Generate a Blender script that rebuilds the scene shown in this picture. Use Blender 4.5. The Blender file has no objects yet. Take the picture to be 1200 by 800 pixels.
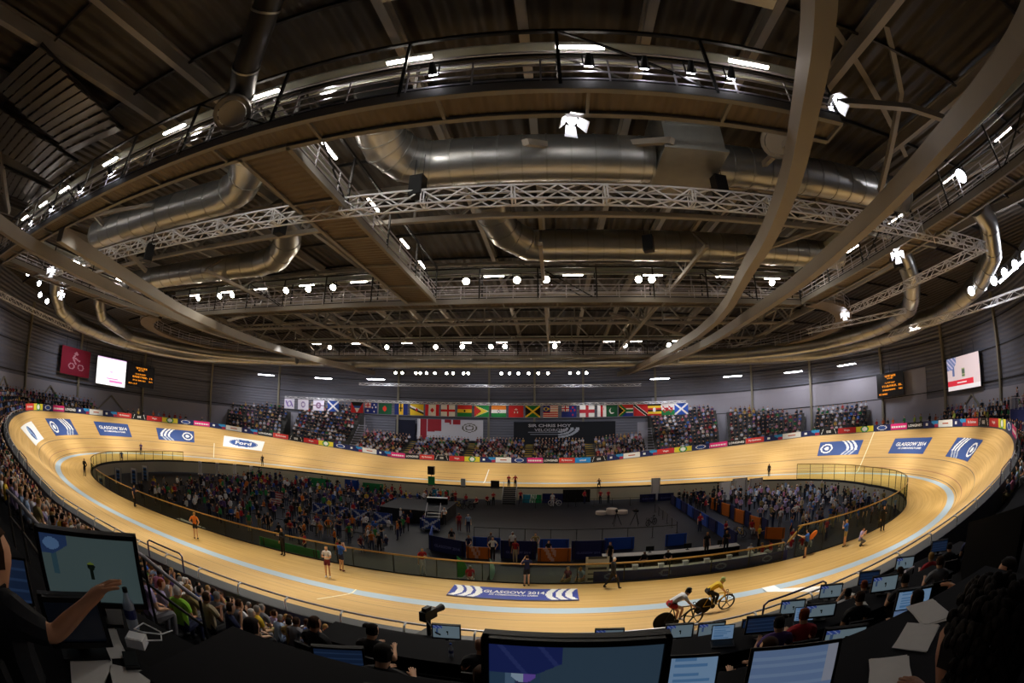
import bpy, bmesh, math, random
import numpy as np
from mathutils import Vector, Matrix, Euler
R = random.Random(7)
SC = bpy.context.scene
COL = SC.collection
PI = math.pi

# ------------------------------------------------------------------ helpers
def lin(h):
    if isinstance(h, str):
        c = [int(h[i:i+2], 16)/255 for i in (0, 2, 4)]
        return tuple(x/12.92 if x <= .04045 else ((x+.055)/1.055)**2.4 for x in c)
    return tuple(h)
MATS = {}
def mat(name, col, rough=.6, metal=0., emit=0., noise=0., nscale=3., bump=None, alpha=1., trans=0., spec=.5):
    if name in MATS: return MATS[name]
    m = bpy.data.materials.new(name); m.use_nodes = True
    nt = m.node_tree; b = nt.nodes['Principled BSDF']; c = lin(col)
    b.inputs['Base Color'].default_value = (*c, 1)
    b.inputs['Roughness'].default_value = rough; b.inputs['Metallic'].default_value = metal
    b.inputs['Specular IOR Level'].default_value = spec
    if emit:
        b.inputs['Emission Color'].default_value = (*c, 1); b.inputs['Emission Strength'].default_value = emit
    if alpha < 1: b.inputs['Alpha'].default_value = alpha
    tc = None
    if noise:
        tc = nt.nodes.new('ShaderNodeTexCoord'); n = nt.nodes.new('ShaderNodeTexNoise')
        n.inputs['Scale'].default_value = nscale; n.inputs['Detail'].default_value = 3
        nt.links.new(tc.outputs['Object'], n.inputs['Vector'])
        r = nt.nodes.new('ShaderNodeMixRGB'); r.blend_type = 'MIX'
        r.inputs[1].default_value = (*[x*(1-noise) for x in c], 1); r.inputs[2].default_value = (*[min(1, x*(1+noise)) for x in c], 1)
        nt.links.new(n.outputs['Fac'], r.inputs[0]); nt.links.new(r.outputs[0], b.inputs['Base Color'])
    if bump:                      # (axis, period, strength): ribs of a profiled sheet
        ax, per, st = bump
        tc = tc or nt.nodes.new('ShaderNodeTexCoord')
        w = nt.nodes.new('ShaderNodeTexWave'); w.bands_direction = ax
        w.inputs['Scale'].default_value = 2*PI/per/20
        nt.links.new(tc.outputs['Object'], w.inputs['Vector'])
        bp = nt.nodes.new('ShaderNodeBump'); bp.inputs['Strength'].default_value = st; bp.inputs['Distance'].default_value = per*.3
        nt.links.new(w.outputs['Fac'], bp.inputs['Height']); nt.links.new(bp.outputs[0], b.inputs['Normal'])
    MATS[name] = m; return m
def attr_mat(name, rough=.6, emit=0.):
    if name in MATS: return MATS[name]
    m = bpy.data.materials.new(name); m.use_nodes = True; nt = m.node_tree; b = nt.nodes['Principled BSDF']
    a = nt.nodes.new('ShaderNodeAttribute'); a.attribute_name = 'Col'
    nt.links.new(a.outputs['Color'], b.inputs['Base Color']); b.inputs['Roughness'].default_value = rough
    if emit:
        nt.links.new(a.outputs['Color'], b.inputs['Emission Color']); b.inputs['Emission Strength'].default_value = emit
    MATS[name] = m; return m
def tag(o, label=None, cat=None, group=None, kind=None):
    if label: o['label'] = label
    if cat: o['category'] = cat
    if group: o['group'] = group
    if kind: o['kind'] = kind
    return o
def empty(name, loc=(0, 0, 0), rz=0, label=None, cat=None, group=None, kind=None):
    o = bpy.data.objects.new(name, None); COL.objects.link(o); o.location = loc; o.rotation_euler = (0, 0, rz)
    o.empty_display_size = .1
    return tag(o, label, cat, group, kind)
def link_mesh(name, me, parent=None):
    o = bpy.data.objects.new(name, me); COL.objects.link(o)
    if parent: o.parent = parent
    return o
class MB:
    def __init__(s): s.v = []; s.f = []; s.m = []; s.c = None
    def add(s, vs, fs, mi=0):
        n = len(s.v); s.v += [tuple(p) for p in vs]; s.f += [tuple(i+n for i in f) for f in fs]; s.m += [mi]*len(fs); return s
    def box(s, c, d, rz=0, mi=0, M=None):
        x, y, z = d[0]/2, d[1]/2, d[2]/2
        vs = [Vector((a*x, b*y, e*z)) for a in (-1, 1) for b in (-1, 1) for e in (-1, 1)]
        if M is None: M = Matrix.Rotation(rz, 3, 'Z')
        vs = [M @ p + Vector(c) for p in vs]
        return s.add(vs, [(0, 1, 3, 2), (4, 6, 7, 5), (0, 4, 5, 1), (2, 3, 7, 6), (0, 2, 6, 4), (1, 5, 7, 3)], mi)
    def bar(s, p, q, w, h=None, mi=0, up=(0, 0, 1)):
        h = h or w; p = Vector(p); q = Vector(q); d = (q-p)
        if d.length < 1e-6: return s
        z = d.normalized(); u = Vector(up)
        if abs(z.dot(u)) > .98: u = Vector((0, 1, 0))
        x = z.cross(u).normalized(); y = x.cross(z)
        vs = [o + x*a*w/2 + y*b*h/2 for o in (p, q) for a, b in ((-1, -1), (1, -1), (1, 1), (-1, 1))]
        return s.add(vs, [(3, 2, 1, 0), (4, 5, 6, 7), (0, 1, 5, 4), (1, 2, 6, 5), (2, 3, 7, 6), (3, 0, 4, 7)], mi)
    def poly(s, pts, w, h=None, mi=0):         # mitred box beam along a polyline
        h = h or w; pts = [Vector(p) for p in pts]; vs = []
        for i, p in enumerate(pts):
            d = (pts[min(i+1, len(pts)-1)]-pts[max(i-1, 0)]).normalized()
            x = d.cross(Vector((0, 0, 1)))
            x = x.normalized() if x.length > .05 else Vector((1, 0, 0)); y = x.cross(d)
            vs += [p + x*a*w/2 + y*b*h/2 for a, b in ((-1, -1), (1, -1), (1, 1), (-1, 1))]
        fs = [(3, 2, 1, 0)]
        for i in range(len(pts)-1):
            a = i*4; fs += [(a+k, a+(k+1) % 4, a+4+(k+1) % 4, a+4+k) for k in range(4)]
        a = (len(pts)-1)*4; fs.append((a, a+1, a+2, a+3)); return s.add(vs, fs, mi)
    def tube(s, pts, r, n=8, mi=0, cap=True):
        pts = [Vector(p) for p in pts]; rs = r if isinstance(r, (list, tuple)) else [r]*len(pts); vs = []; px = None
        for i, p in enumerate(pts):
            d = (pts[min(i+1, len(pts)-1)]-pts[max(i-1, 0)])
            if d.length < 1e-7: d = Vector((0, 0, 1))
            d.normalize()
            if px is None:
                u = Vector((0, 0, 1)) if abs(d.z) < .9 else Vector((1, 0, 0)); px = d.cross(u).normalized()
            else:
                px = px - d*px.dot(d); px = px.normalized() if px.length > 1e-5 else d.orthogonal().normalized()
            py = d.cross(px)
            vs += [p + (px*math.cos(2*PI*k/n)+py*math.sin(2*PI*k/n))*rs[i] for k in range(n)]
        fs = []
        for i in range(len(pts)-1):
            a = i*n; fs += [(a+k, a+(k+1) % n, a+n+(k+1) % n, a+n+k) for k in range(n)]
        if cap: fs += [tuple(range(n-1, -1, -1)), tuple((len(pts)-1)*n+k for k in range(n))]
        return s.add(vs, fs, mi)
    def ball(s, c, r, n=8, m=6, mi=0):
        rx, ry, rz = r if isinstance(r, (tuple, list)) else (r, r, r); c = Vector(c); vs = [c+Vector((0, 0, rz))]
        for j in range(1, m):
            t = PI*j/m
            vs += [c+Vector((rx*math.sin(t)*math.cos(2*PI*k/n), ry*math.sin(t)*math.sin(2*PI*k/n), rz*math.cos(t))) for k in range(n)]
        vs.append(c-Vector((0, 0, rz))); fs = [(0, 1+k, 1+(k+1) % n) for k in range(n)]
        for j in range(m-2):
            a = 1+j*n; fs += [(a+k, a+n+k, a+n+(k+1) % n, a+(k+1) % n) for k in range(n)]
        a = 1+(m-2)*n; fs += [(a+k, len(vs)-1, a+(k+1) % n) for k in range(n)]
        return s.add(vs, fs, mi)
    def build(s, name, mats, parent=None, smooth=False, uv=None):
        me = bpy.data.meshes.new(name); me.from_pydata(s.v, [], s.f)
        for m in (mats if isinstance(mats, (list, tuple)) else [mats]): me.materials.append(m)
        if any(s.m): me.polygons.foreach_set('material_index', s.m)
        if smooth:
            me.polygons.foreach_set('use_smooth', [True]*len(s.f))
            try: me.set_sharp_from_angle(angle=math.radians(40))
            except Exception: pass
        if s.c is not None:
            a = me.attributes.new('Col', 'FLOAT_COLOR', 'FACE'); a.data.foreach_set('color', [x for c in s.c for x in (*c, 1)])
        me.update(); return link_mesh(name, me, parent)
def paint(name, fn, col, nu, nv, m, parent=None, thick=.02, two=True):
    """A thin sheet of nu x nv cells: fn(u,v)->(front point, normal); col(u,v)->linear colour of the printed design."""
    b = MB(); b.c = []; W = nu+1
    P_, N_ = [], []
    for j in range(nv+1):
        for i in range(nu+1):
            p, n = fn(i/nu, j/nv); P_.append(Vector(p)); N_.append(Vector(n))
    k = len(P_); b.v = [tuple(p+n*thick/2) for p, n in zip(P_, N_)]+[tuple(p-n*thick/2) for p, n in zip(P_, N_)]
    for j in range(nv):
        for i in range(nu):
            a = j*W+i; c = col((i+.5)/nu, (j+.5)/nv)
            b.f.append((a, a+1, a+W+1, a+W)); b.c.append(c)
            b.f.append((k+a, k+a+W, k+a+W+1, k+a+1)); b.c.append(c if two else (.02, .02, .02))
    ring = [i for i in range(W)]+[j*W+nu for j in range(1, nv+1)]+[nv*W+i for i in range(nu-1, -1, -1)]+[j*W for j in range(nv-1, 0, -1)]
    for a, c in zip(ring, ring[1:]+ring[:1]):
        b.f.append((a, k+a, k+c, c)); b.c.append((.05, .05, .05) if not two else col(.5, .02))
    b.m = [0]*len(b.f); return b.build(name, m, parent)
_TX = {}
def text2d(t, bold=False):
    """Lettering as flat triangles: (verts2d normalised to width 1 / height h, faces, aspect)"""
    if t in _TX: return _TX[t]
    cu = bpy.data.curves.new('txt', 'FONT'); cu.body = t; cu.resolution_u = 2; cu.offset = .025 if bold else 0.008
    o = bpy.data.objects.new('txt', cu); COL.objects.link(o)
    dg = bpy.context.evaluated_depsgraph_get(); dg.update()
    me = bpy.data.meshes.new_from_object(o.evaluated_get(dg))
    v = [(p.co.x, p.co.y) for p in me.vertices]; f = [tuple(p.vertices) for p in me.polygons]
    bpy.data.objects.remove(o); bpy.data.curves.remove(cu); bpy.data.meshes.remove(me)
    x0 = min(p[0] for p in v); x1 = max(p[0] for p in v); y0 = min(p[1] for p in v); y1 = max(p[1] for p in v)
    v = [((x-x0)/(x1-x0), (y-y0)/(y1-y0)) for x, y in v]
    _TX[t] = (v, f, (x1-x0)/(y1-y0)); return _TX[t]
def letters(name, t, fn, box, m, parent, bold=True, eps=.004):
    """Lettering lying on the surface fn(u,v)->(point, normal), filling box=(u0,v0,u1,v1)."""
    v, f, a = text2d(t, bold); u0, v0, u1, v1 = box
    xs = sorted(p[0] for p in v); gp, gx = max((q-p, (p+q)/2) for p, q in zip(xs, xs[1:]))
    if ' ' in t and gp > .025:      # far-apart words are letterings of their own
        for side in (0, 1):
            ff = [q for q in f if (v[q[0]][0] > gx) == bool(side)]; ids = sorted({i for q in ff for i in q}); mp = {i: k for k, i in enumerate(ids)}; b = MB(); vs = []
            for i in ids: p, n = fn(u0+v[i][0]*(u1-u0), v0+v[i][1]*(v1-v0)); vs.append(Vector(p)+Vector(n)*eps)
            b.add(vs, [tuple(mp[i] for i in q) for q in ff]); b.build(name, m, parent)
        return
    b = MB(); vs = []
    for x, y in v:
        p, n = fn(u0+x*(u1-u0), v0+y*(v1-v0)); vs.append(Vector(p)+Vector(n)*eps)
    b.add(vs, f); return b.build(name, m, parent)
def flat(o, ux, uy):
    """surface function of a flat rectangle with corner o and edge vectors ux, uy"""
    o = Vector(o); ux = Vector(ux); uy = Vector(uy); n = ux.cross(uy).normalized()
    return lambda u, v: (o+ux*u+uy*v, n)
def children(o): return [c for c in COL.objects if c.parent == o]
def copy_tree(o, parent=None, kids=None):
    c = o.copy(); COL.objects.link(c)
    if parent: c.parent = parent
    for ch in (o.children if kids is None else kids): copy_tree(ch, c)
    return c
ORD = ['first', 'second', 'third', 'fourth', 'fifth', 'sixth', 'seventh', 'eighth', 'ninth', 'tenth', 'eleventh', 'twelfth', 'thirteenth',
       'fourteenth', 'fifteenth', 'sixteenth', 'seventeenth', 'eighteenth', 'nineteenth', 'twentieth', 'twenty-first', 'twenty-second', 'twenty-third',
       'twenty-fourth', 'twenty-fifth', 'twenty-sixth', 'twenty-seventh', 'twenty-eighth', 'twenty-ninth', 'thirtieth', 'thirty-first', 'thirty-second', 'thirty-third', 'thirty-fourth', 'thirty-fifth', 'thirty-sixth', 'thirty-seventh', 'thirty-eighth', 'thirty-ninth', 'fortieth']

# ------------------------------------------------------------------ track geometry (metres; origin at the middle of the infield)
Ls, Lt, Rb = 14.9786, 30.4709, 20.0955
def oval(n=90):
    kap = 1/Rb; arc = (PI/2-Lt*kap/2)*Rb; L = Ls+Lt+arc
    s = np.linspace(0, L, n); k = np.where(s < Ls, 0, np.where(s < Ls+Lt, (s-Ls)/Lt*kap, kap)); ds = s[1]-s[0]
    th = np.concatenate([[0], np.cumsum((k[1:]+k[:-1])/2*ds)]); th *= (PI/2)/th[-1]; tm = (th[1:]+th[:-1])/2
    x = np.concatenate([[0], np.cumsum(np.cos(tm)*ds)]); y = np.concatenate([[0], np.cumsum(np.sin(tm)*ds)])
    Q = np.stack([x, y-y[-1]], 1); N = np.stack([np.sin(th), -np.cos(th)], 1); K = k/kap
    for a in ([1, -1], [-1, 1]):
        Q = np.concatenate([Q, (Q*a)[::-1][1:]]); N = np.concatenate([N, (N*a)[::-1][1:]]); K = np.concatenate([K, K[::-1][1:]])
    return Q[:-1], N[:-1], K[:-1]
TQ, TN, TK = oval()
_seg = np.hypot(*(np.roll(TQ, -1, 0)-TQ).T); TS = np.r_[0, np.cumsum(_seg)]; LT = float(TS[-1])
_cl = lambda a: np.concatenate([a, a[:1]])
_TQ, _TN, _TK = _cl(TQ), _cl(TN), _cl(TK)
BK0, BK1 = .3071, .7429
def fr(s):
    s = s % LT; f = lambda a: float(np.interp(s, TS, a))
    nx, ny = f(_TN[:, 0]), f(_TN[:, 1]); m = math.hypot(nx, ny)
    return f(_TQ[:, 0]), f(_TQ[:, 1]), nx/m, ny/m, f(_TK)
def bank(k): return BK0+(BK1-BK0)*k
def TR(s, w, lift=0.):
    x, y, nx, ny, k = fr(s); b = bank(k)
    if w >= 0: h, z = w*math.cos(b), w*math.sin(b); nz = Vector((-nx*math.sin(b), -ny*math.sin(b), math.cos(b)))
    else: h, z = w, w*.07; nz = Vector((0, 0, 1))
    return Vector((x+nx*h, y+ny*h, z))+nz*lift
def TRN(s, w):
    x, y, nx, ny, k = fr(s); b = bank(k) if w >= 0 else .07
    return Vector((-nx*math.sin(b), -ny*math.sin(b), math.cos(b)))
def ED(s, off, dz=0.):          # a point off metres outside the track's top edge, dz above that edge
    x, y, nx, ny, k = fr(s); b = bank(k); h = 7*math.cos(b)+off
    return Vector((x+nx*h, y+ny*h, 7*math.sin(b)+dz))
def OF(s, off, z):              # plain offset of the blue band's outer edge
    x, y, nx, ny, k = fr(s); return Vector((x+nx*off, y+ny*off, z))
def WIN(s):                     # inner edge of the safety zone
    x, y, nx, ny, k = fr(s); t = y/22
    return -3.9+.85*t-1.5*k*(1-abs(t))
def face_dir(s):                # heading of somebody who stands at s and looks at the infield
    x, y, nx, ny, k = fr(s); return math.atan2(-ny, -nx)-PI/2
FZ = -2.0                       # the infield floor
# ------------------------------------------------------------------ materials
M = {}
M['steel'] = mat('cream_steel', '9c9488', .55, 0, noise=.08, nscale=.6)
M['steel2'] = mat('grey_steel', '8a8680', .5, .1, noise=.08, nscale=.6)
M['dsteel'] = mat('dark_steel', '2c2a28', .5, .4)
M['rail'] = mat('rail_steel', 'c2bec4', .4, .25)
M['brass'] = mat('wood_handrail', 'a9823e', .45)
M['white'] = mat('white_paint', 'f0f0f0', .5)
M['cream'] = mat('cream_line', 'efe6c4', .5)
M['black'] = mat('black_plastic', '0a0a0b', .5, spec=.3)
M['dark'] = mat('dark_grey', '1d1e21', .7)
M['deck'] = mat('gantry_deck', '766856', .6, .15, bump=('X', .35, .6), noise=.15, nscale=.8)
M['decky'] = mat('gantry_deck_across', '766856', .6, .15, bump=('Y', .35, .6), noise=.15, nscale=.8)
M['roof'] = mat('roof_sheet', '463e34', .6, .1, bump=('X', .8, .9), noise=.35, nscale=.5)
M['duct'] = mat('galvanised_duct', 'b2b2ae', .33, .9, noise=.12, nscale=1.5)
M['galv'] = mat('galvanised_sheet', 'a4a49e', .38, .8, noise=.15, nscale=2)
M['alu'] = mat('aluminium_truss', 'e8e8ea', .45, .1)
M['wall'] = mat('wall_cladding', '74757f', .6, .1, bump=('Z', .5, .5), noise=.12, nscale=.4)
M['wall2'] = mat('wall_lining', 'a5a2aa', .7, noise=.08, nscale=.3)
M['col'] = mat('column_steel', '8f8874', .6)
M['fascia'] = mat('kerb_grey', '3c3d41', .6, noise=.15, nscale=1)
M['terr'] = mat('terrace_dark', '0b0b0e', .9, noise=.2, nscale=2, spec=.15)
M['conc'] = mat('concrete_terrace', '54534f', .85, noise=.15, nscale=2)
M['floor'] = mat('infield_floor', '11131e', .6, noise=.15, nscale=.6, spec=.25)
M['pit'] = mat('pit_wall', 'a8a18e', .7, noise=.08, nscale=.6)
M['yel'] = mat('yellow_step', 'c9a83a', .7)
M['navy'] = mat('navy_fabric', '141d58', .8)
M['blue'] = mat('blue_fabric', '1546a8', .8)
M['orange'] = mat('orange_fabric', 'd9741c', .8)
M['green'] = mat('green_fabric', '1f9050', .8)
M['tube'] = mat('light_tube', 'fff4e8', .5, emit=15)
M['flood'] = mat('flood_lens', 'fff0d8', .4, emit=25)
M['led'] = mat('led_lens', 'f4f4ff', .4, emit=14)
M['amber'] = mat('amber_led', 'ff9a20', .5, emit=1)
M['print'] = attr_mat('printed', .6)
M['cloth'] = attr_mat('cloth_print', .85)
M['screen'] = attr_mat('screen_glow', .3, emit=.42); M['screen3'] = attr_mat('board_glow', .3, emit=.3)
M['screen2'] = attr_mat('desk_screen_glow', .25, emit=.12)
M['paper'] = mat('paper', 'd8d6d2', .8, noise=.06, nscale=20)
M['desk'] = mat('desk_cloth', '0b0a10', .85, spec=.2)
M['seatblk'] = mat('black_seat', '0d0d10', .7)

def wood(name, base, lo, hi, sc):
    m = bpy.data.materials.new(name); m.use_nodes = True; nt = m.node_tree; b = nt.nodes['Principled BSDF']
    uv = nt.nodes.new('ShaderNodeUVMap'); uv.uv_map = 'track'
    mp = nt.nodes.new('ShaderNodeMapping'); mp.inputs['Scale'].default_value = sc; nt.links.new(uv.outputs[0], mp.inputs[0])
    n = nt.nodes.new('ShaderNodeTexNoise'); n.inputs['Scale'].default_value = 1; n.inputs['Detail'].default_value = 4; n.inputs['Roughness'].default_value = .65
    nt.links.new(mp.outputs[0], n.inputs['Vector'])
    r = nt.nodes.new('ShaderNodeValToRGB'); e = r.color_ramp.elements
    e[0].position = .3; e[0].color = (*lin(lo), 1); e[1].position = .7; e[1].color = (*lin(hi), 1)
    x = e.new(.5); x.color = (*lin(base), 1)
    nt.links.new(n.outputs['Fac'], r.inputs[0]); nt.links.new(r.outputs[0], b.inputs['Base Color'])
    b.inputs['Roughness'].default_value = .5; b.inputs['Specular IOR Level'].default_value = .35
    return m
M['wood'] = wood('pine_track', 'cca566', 'b99152', 'd8b377', (.12, 7, 1))
M['wood2'] = wood('pine_safety', 'c9a15c', 'b78d4c', 'd4ae6e', (.15, 5, 1))
M['band'] = mat('blue_band', 'a9bccb', .5)
M['lred'] = mat('line_red', '9a5a44', .5); M['lblk'] = mat('line_black', '5b4836', .5); M['lblu'] = mat('line_blue', '68594a', .5)
g = bpy.data.materials.new('barrier_glass'); g.use_nodes = True; nt = g.node_tree
for n in list(nt.nodes):
    if n.type == 'BSDF_PRINCIPLED': nt.nodes.remove(n)
out = nt.nodes['Material Output']; tr = nt.nodes.new('ShaderNodeBsdfTransparent'); gl = nt.nodes.new('ShaderNodeBsdfGlossy'); mx = nt.nodes.new('ShaderNodeMixShader')
tr.inputs[0].default_value = (.88, .92, .84, 1); gl.inputs['Roughness'].default_value = .08; gl.inputs[0].default_value = (.8, .8, .7, 1); mx.inputs[0].default_value = .01
nt.links.new(tr.outputs[0], mx.inputs[1]); nt.links.new(gl.outputs[0], mx.inputs[2]); nt.links.new(mx.outputs[0], out.inputs[0]); M['glass'] = g

# ------------------------------------------------------------------ the setting
def strip(name, rows, n, mats, s0=0., s1=None, kind='structure', parent=None):
    """A band along the track: rows = list of functions s->Vector, one material index per gap."""
    s1 = LT if s1 is None else s1; b = MB(); K = len(rows)
    us = [s0+(s1-s0)*i/n for i in range(n+1)]
    for s in us: b.v += [tuple(f(s)) for f in rows]
    uvs = []
    for i in range(n):
        for k in range(K-1):
            a = i*K+k; b.f.append((a, a+K, a+K+1, a+1)); b.m.append(k if len(mats) > 1 else 0)
    o = b.build(name, mats, parent)
    return tag(o, kind=kind) if kind else o
# velodrome track: safety zone, blue band, racing surface with its lines
levels = [('in', 1), (-.71, 2), (0, 0), (.19, 3), (.25, 0), (.85, 4), (.91, 0), (2.45, 5), (2.52, 0), (7.0, None)]
tb = MB(); n = 480; K = len(levels); uvl = []
for i in range(n+1):
    s = LT*i/n
    for w, _ in levels:
        ww = WIN(s) if w == 'in' else w
        tb.v.append(tuple(TR(s, ww))); uvl.append((s, ww))
for i in range(n):
    for k in range(K-1):
        a = i*K+k; tb.f.append((a, a+1, a+K+1, a+K)); tb.m.append(levels[k][1])
trk = tb.build('floor_track', [M['wood'], M['wood2'], M['band'], M['lblk'], M['lred'], M['lblu']])
uvm = trk.data.uv_layers.new(name='track'); li = [v for p in trk.data.polygons for v in p.vertices]
uvm.data.foreach_set('uv', [c for v in li for c in uvl[v]])
trk.data.flip_normals()
tag(trk, 'pale pine cycling track with blue band, banked in the bends', 'track', kind='structure')
# painted lines across the boards
def across(name, s, w0, w1, wd, m, slant=0):
    b = MB(); vs = []
    N_ = 8
    for i in range(N_+1):
        w = w0+(w1-w0)*i/N_; ss = s+slant*(w-w0)
        vs += [TR(ss-wd/2, w, .012), TR(ss+wd/2, w, .012)]
    b.add(vs, [(2*i, 2*i+1, 2*i+3, 2*i+2) for i in range(N_)]); o = b.build(name, m); return tag(o, kind='structure')
across('trim_1', .65, -.72, 4.3, .09, M['cream'], .12); across('trim_2', 123.35, -1.0, 4.4, .12, M['white'])
across('trim_3', 69.3, -.76, 7, .13, M['cream']); across('trim_4', 167.9, .2, 3.4, .12, M['cream'])
across('trim_5', 20.1, -.7, 6.98, .72, M['white'], -.18)
# infield floor, pit walls
fb = MB(); pts = [OF(LT*i/160, WIN(LT*i/160)+.02, FZ) for i in range(160)]
fb.add(pts, [tuple(range(160))]); tag(fb.build('floor', M['floor']), kind='structure')
strip('wall_infield', [lambda s: OF(s, WIN(s), FZ), lambda s: OF(s, WIN(s), WIN(s)*.07-.18), lambda s: OF(s, WIN(s), WIN(s)*.07+.02), lambda s: OF(s, WIN(s)+.12, WIN(s)*.07+.02)], 240,
      [M['pit'], M['dark'], M['dark']])
# kerb outside the track's top edge
strip('trim_6', [lambda s: ED(s, -.02, -.04), lambda s: ED(s, .0, .05), lambda s: ED(s, .62, .05), lambda s: ED(s, .62, -1.6)], 300, [M['fascia']])
# hall wall: cladding, lining, columns
def WO(s):
    k = fr(s)[4]; return 22-11*min(1, k)
def WP(s, z, inn=0.): return OF(s, WO(s)-inn, z)
strip('wall_hall', [lambda s: WP(s, -2.2), lambda s: WP(s, 21.5)], 240, [M['wall']])
strip('wall_lining_hall', [lambda s: WP(s, 0, .12), lambda s: WP(s, 8.2, .12), lambda s: WP(s, 8.2, .02)], 100, [M['wall2']], 20, 100)
strip('wall_lining_end', [lambda s: WP(s, 0, .12), lambda s: WP(s, 8.6, .12), lambda s: WP(s, 8.6, .02)], 120, [M['wall2']], 148, 228)
strip('wall_lining_bay', [lambda s: WP(s, 8.2, .14), lambda s: WP(s, 11.6+.9*max(0, (90-s)/25), .14), lambda s: WP(s, 12.5, .02)], 60, [M['wall2']], 64.5, 98)
cs = [226, 217.5, 207.6, 196.5, 187.5, 178, 168.8, 160, 143, 126, 117.5, 108.5, 97.5, 85.5, 78.5, 70, 62, 54, 45, 35, 25]
for i, s in enumerate(cs):
    p = WP(s, 0, .15); b = MB(); rz = face_dir(s)
    b.box((0, 0, 9), (.36, .08, 19)); b.box((0, .3, 9), (.36, .08, 19)); b.box((0, .15, 9), (.1, .3, 19)); b.box((0, .15, .3), (.6, .6, .06))
    o = b.build('column', M['col']); o.location = p; o.rotation_euler.z = rz; tag(o, kind='structure')
    if 170 < s < 226 or 30 < s < 62:            # chevron braces on the low wall of the bends
        for d in (-2.2, 2.2):
            q = WP(s+4.4, 8.0, .3); e = WP(s+4.4+d, 5.2, .3); b = MB(); b.bar(q, e, .18, .18); tag(b.build('column_brace', M['col']), kind='structure')
# girts on the cladding
for z in (9.0, 12.6, 15.6):
    strip('trim_girt', [lambda s: WP(s, z, .02), lambda s: WP(s, z, .2), lambda s: WP(s, z+.12, .2), lambda s: WP(s, z+.12, .02)], 200, [M['dsteel']], 30, 225)
# roof deck
def RZ(x, y): return 23.2-3.2*min(1.3, (x/62)**2+(y/46)**2)
rb = MB(); nx, ny = 44, 34; W_ = nx+1
for j in range(ny+1):
    for i in range(nx+1):
        x = -66+132*i/nx; y = -48+96*j/ny; rb.v.append((x, y, RZ(x, y)))
rb.f = [(j*W_+i, (j+1)*W_+i, (j+1)*W_+i+1, j*W_+i+1) for j in range(ny) for i in range(nx)]; rb.m = [0]*len(rb.f)
tag(rb.build('ceiling', M['roof']), kind='structure')
# stands: stepped terraces that follow the track's edge
def terrace(name, s0, s1, rows, pitch, rise, z0, m, off0=.64, n=None, abs0=None):
    """rows steps; z0 = height of the first step over the track edge (or absolute abs0)"""
    prof = []
    for r in range(rows):
        prof += [(off0+r*pitch, z0+r*rise), (off0+(r+1)*pitch, z0+r*rise)]
    prof = [(off0, z0-1.5)]+prof+[(off0+rows*pitch, -3)]
    n = n or max(4, int(abs(s1-s0)/1.5))
    fs = [(lambda s, o=o, z=z: (ED(s, o, z) if abs0 is None else Vector((*ED(s, o, 0).xy, abs0+z)))) for o, z in prof]
    return strip(name, fs, n, [m], s0, s1)
NEAR_P, NEAR_R, NEAR_Z = .85, .442, -1.13
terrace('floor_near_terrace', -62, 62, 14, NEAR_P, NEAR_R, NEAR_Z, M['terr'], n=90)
FAR = dict(pitch=.82, rise=.40, z0=-.5)
terrace('floor_far_terrace', 99.5, 147, 10, .82, .32, -.5, M['conc'])
SIDE = [(147.8, 157, 13), (158.2, 166.5, 10), (89.8, 98.6, 14), (79.2, 88.6, 15), (71.5, 78.0, 9)]
for a, b_, rws in SIDE: terrace('floor_side_terrace', a, b_, rws, .78, .58, -.5, M['conc'])
strip('floor_walkway_bend', [lambda s: ED(s, .6, -1.5), lambda s: ED(s, .64, -.1), lambda s: ED(s, 4.2, -.1)], 90, [M['conc']], 166.5, LT-62)
strip('floor_walkway_end', [lambda s: ED(s, .6, -1.5), lambda s: ED(s, .64, -.1), lambda s: ED(s, 4.2, -.1)], 30, [M['conc']], 62, 71.5)
# ------------------------------------------------------------------ roof beams, rafters, trusses
def zb(y): return 15.9+1.1*max(0., min(1., (y-8)/32))
def mainbeam(pts, label, ext=None):
    P_ = []
    for x, y in pts:
        z = zb(y); k = (z-8.3)/8.7; P_.append((9.7+(x-9.7)*k, -40.2+(y+40.2)*k, z))
    # smooth
    Q_ = []
    for i in range(len(P_)-1):
        a = Vector(P_[max(i-1, 0)]); b = Vector(P_[i]); c = Vector(P_[i+1]); d = Vector(P_[min(i+2, len(P_)-1)])
        for t in (0, .25, .5, .75):
            Q_.append(.5*((2*b)+(c-a)*t+(2*a-5*b+4*c-d)*t*t+(3*b-a-3*c+d)*t**3))
    Q_.append(Vector(P_[-1])); m = MB(); m.poly(Q_, .55, .75); o = m.build('roof_beam', M['steel'])
    tag(o, label, 'roof beam', 'arched main beams'); return Q_
R1 = mainbeam([(14.6, -39), (16.15, -35.2), (17.5, -31.2), (19.5, -25.2), (21.4, -16.8), (24.6, 3.5), (22.8, 39.5)], 'pale arched box beam crossing beside the floodlight at the end of the near catwalk')
R2 = mainbeam([(22.6, -41), (23.5, -37.8), (24.3, -31.3), (25.6, -22.3), (26.9, -8.4), (27, 18), (21.4, 42.5)], 'pale arched box beam beyond its twin, running to the top right corner of the roof')
L1 = mainbeam([(-18.4, -29.1), (-21, -20.4), (-25.3, -7.4), (-27.4, 12.7), (-24.2, 40)], 'pale arched box beam passing under the left end of the white truss')
L2 = mainbeam([(-20.5, -36), (-22, -33.4), (-24, -27.2), (-27.2, -12.2), (-28.5, 6), (-24.8, 41.5)], 'pale arched box beam nearest the left wall of the hall')
def beamthing(name, label, cat, segs, w, h=None, m='steel2', group=None):
    b = MB()
    for s_ in segs: b.bar(s_[0], s_[1], w, h)
    return tag(b.build(name, M[m]), label, cat, group)
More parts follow.
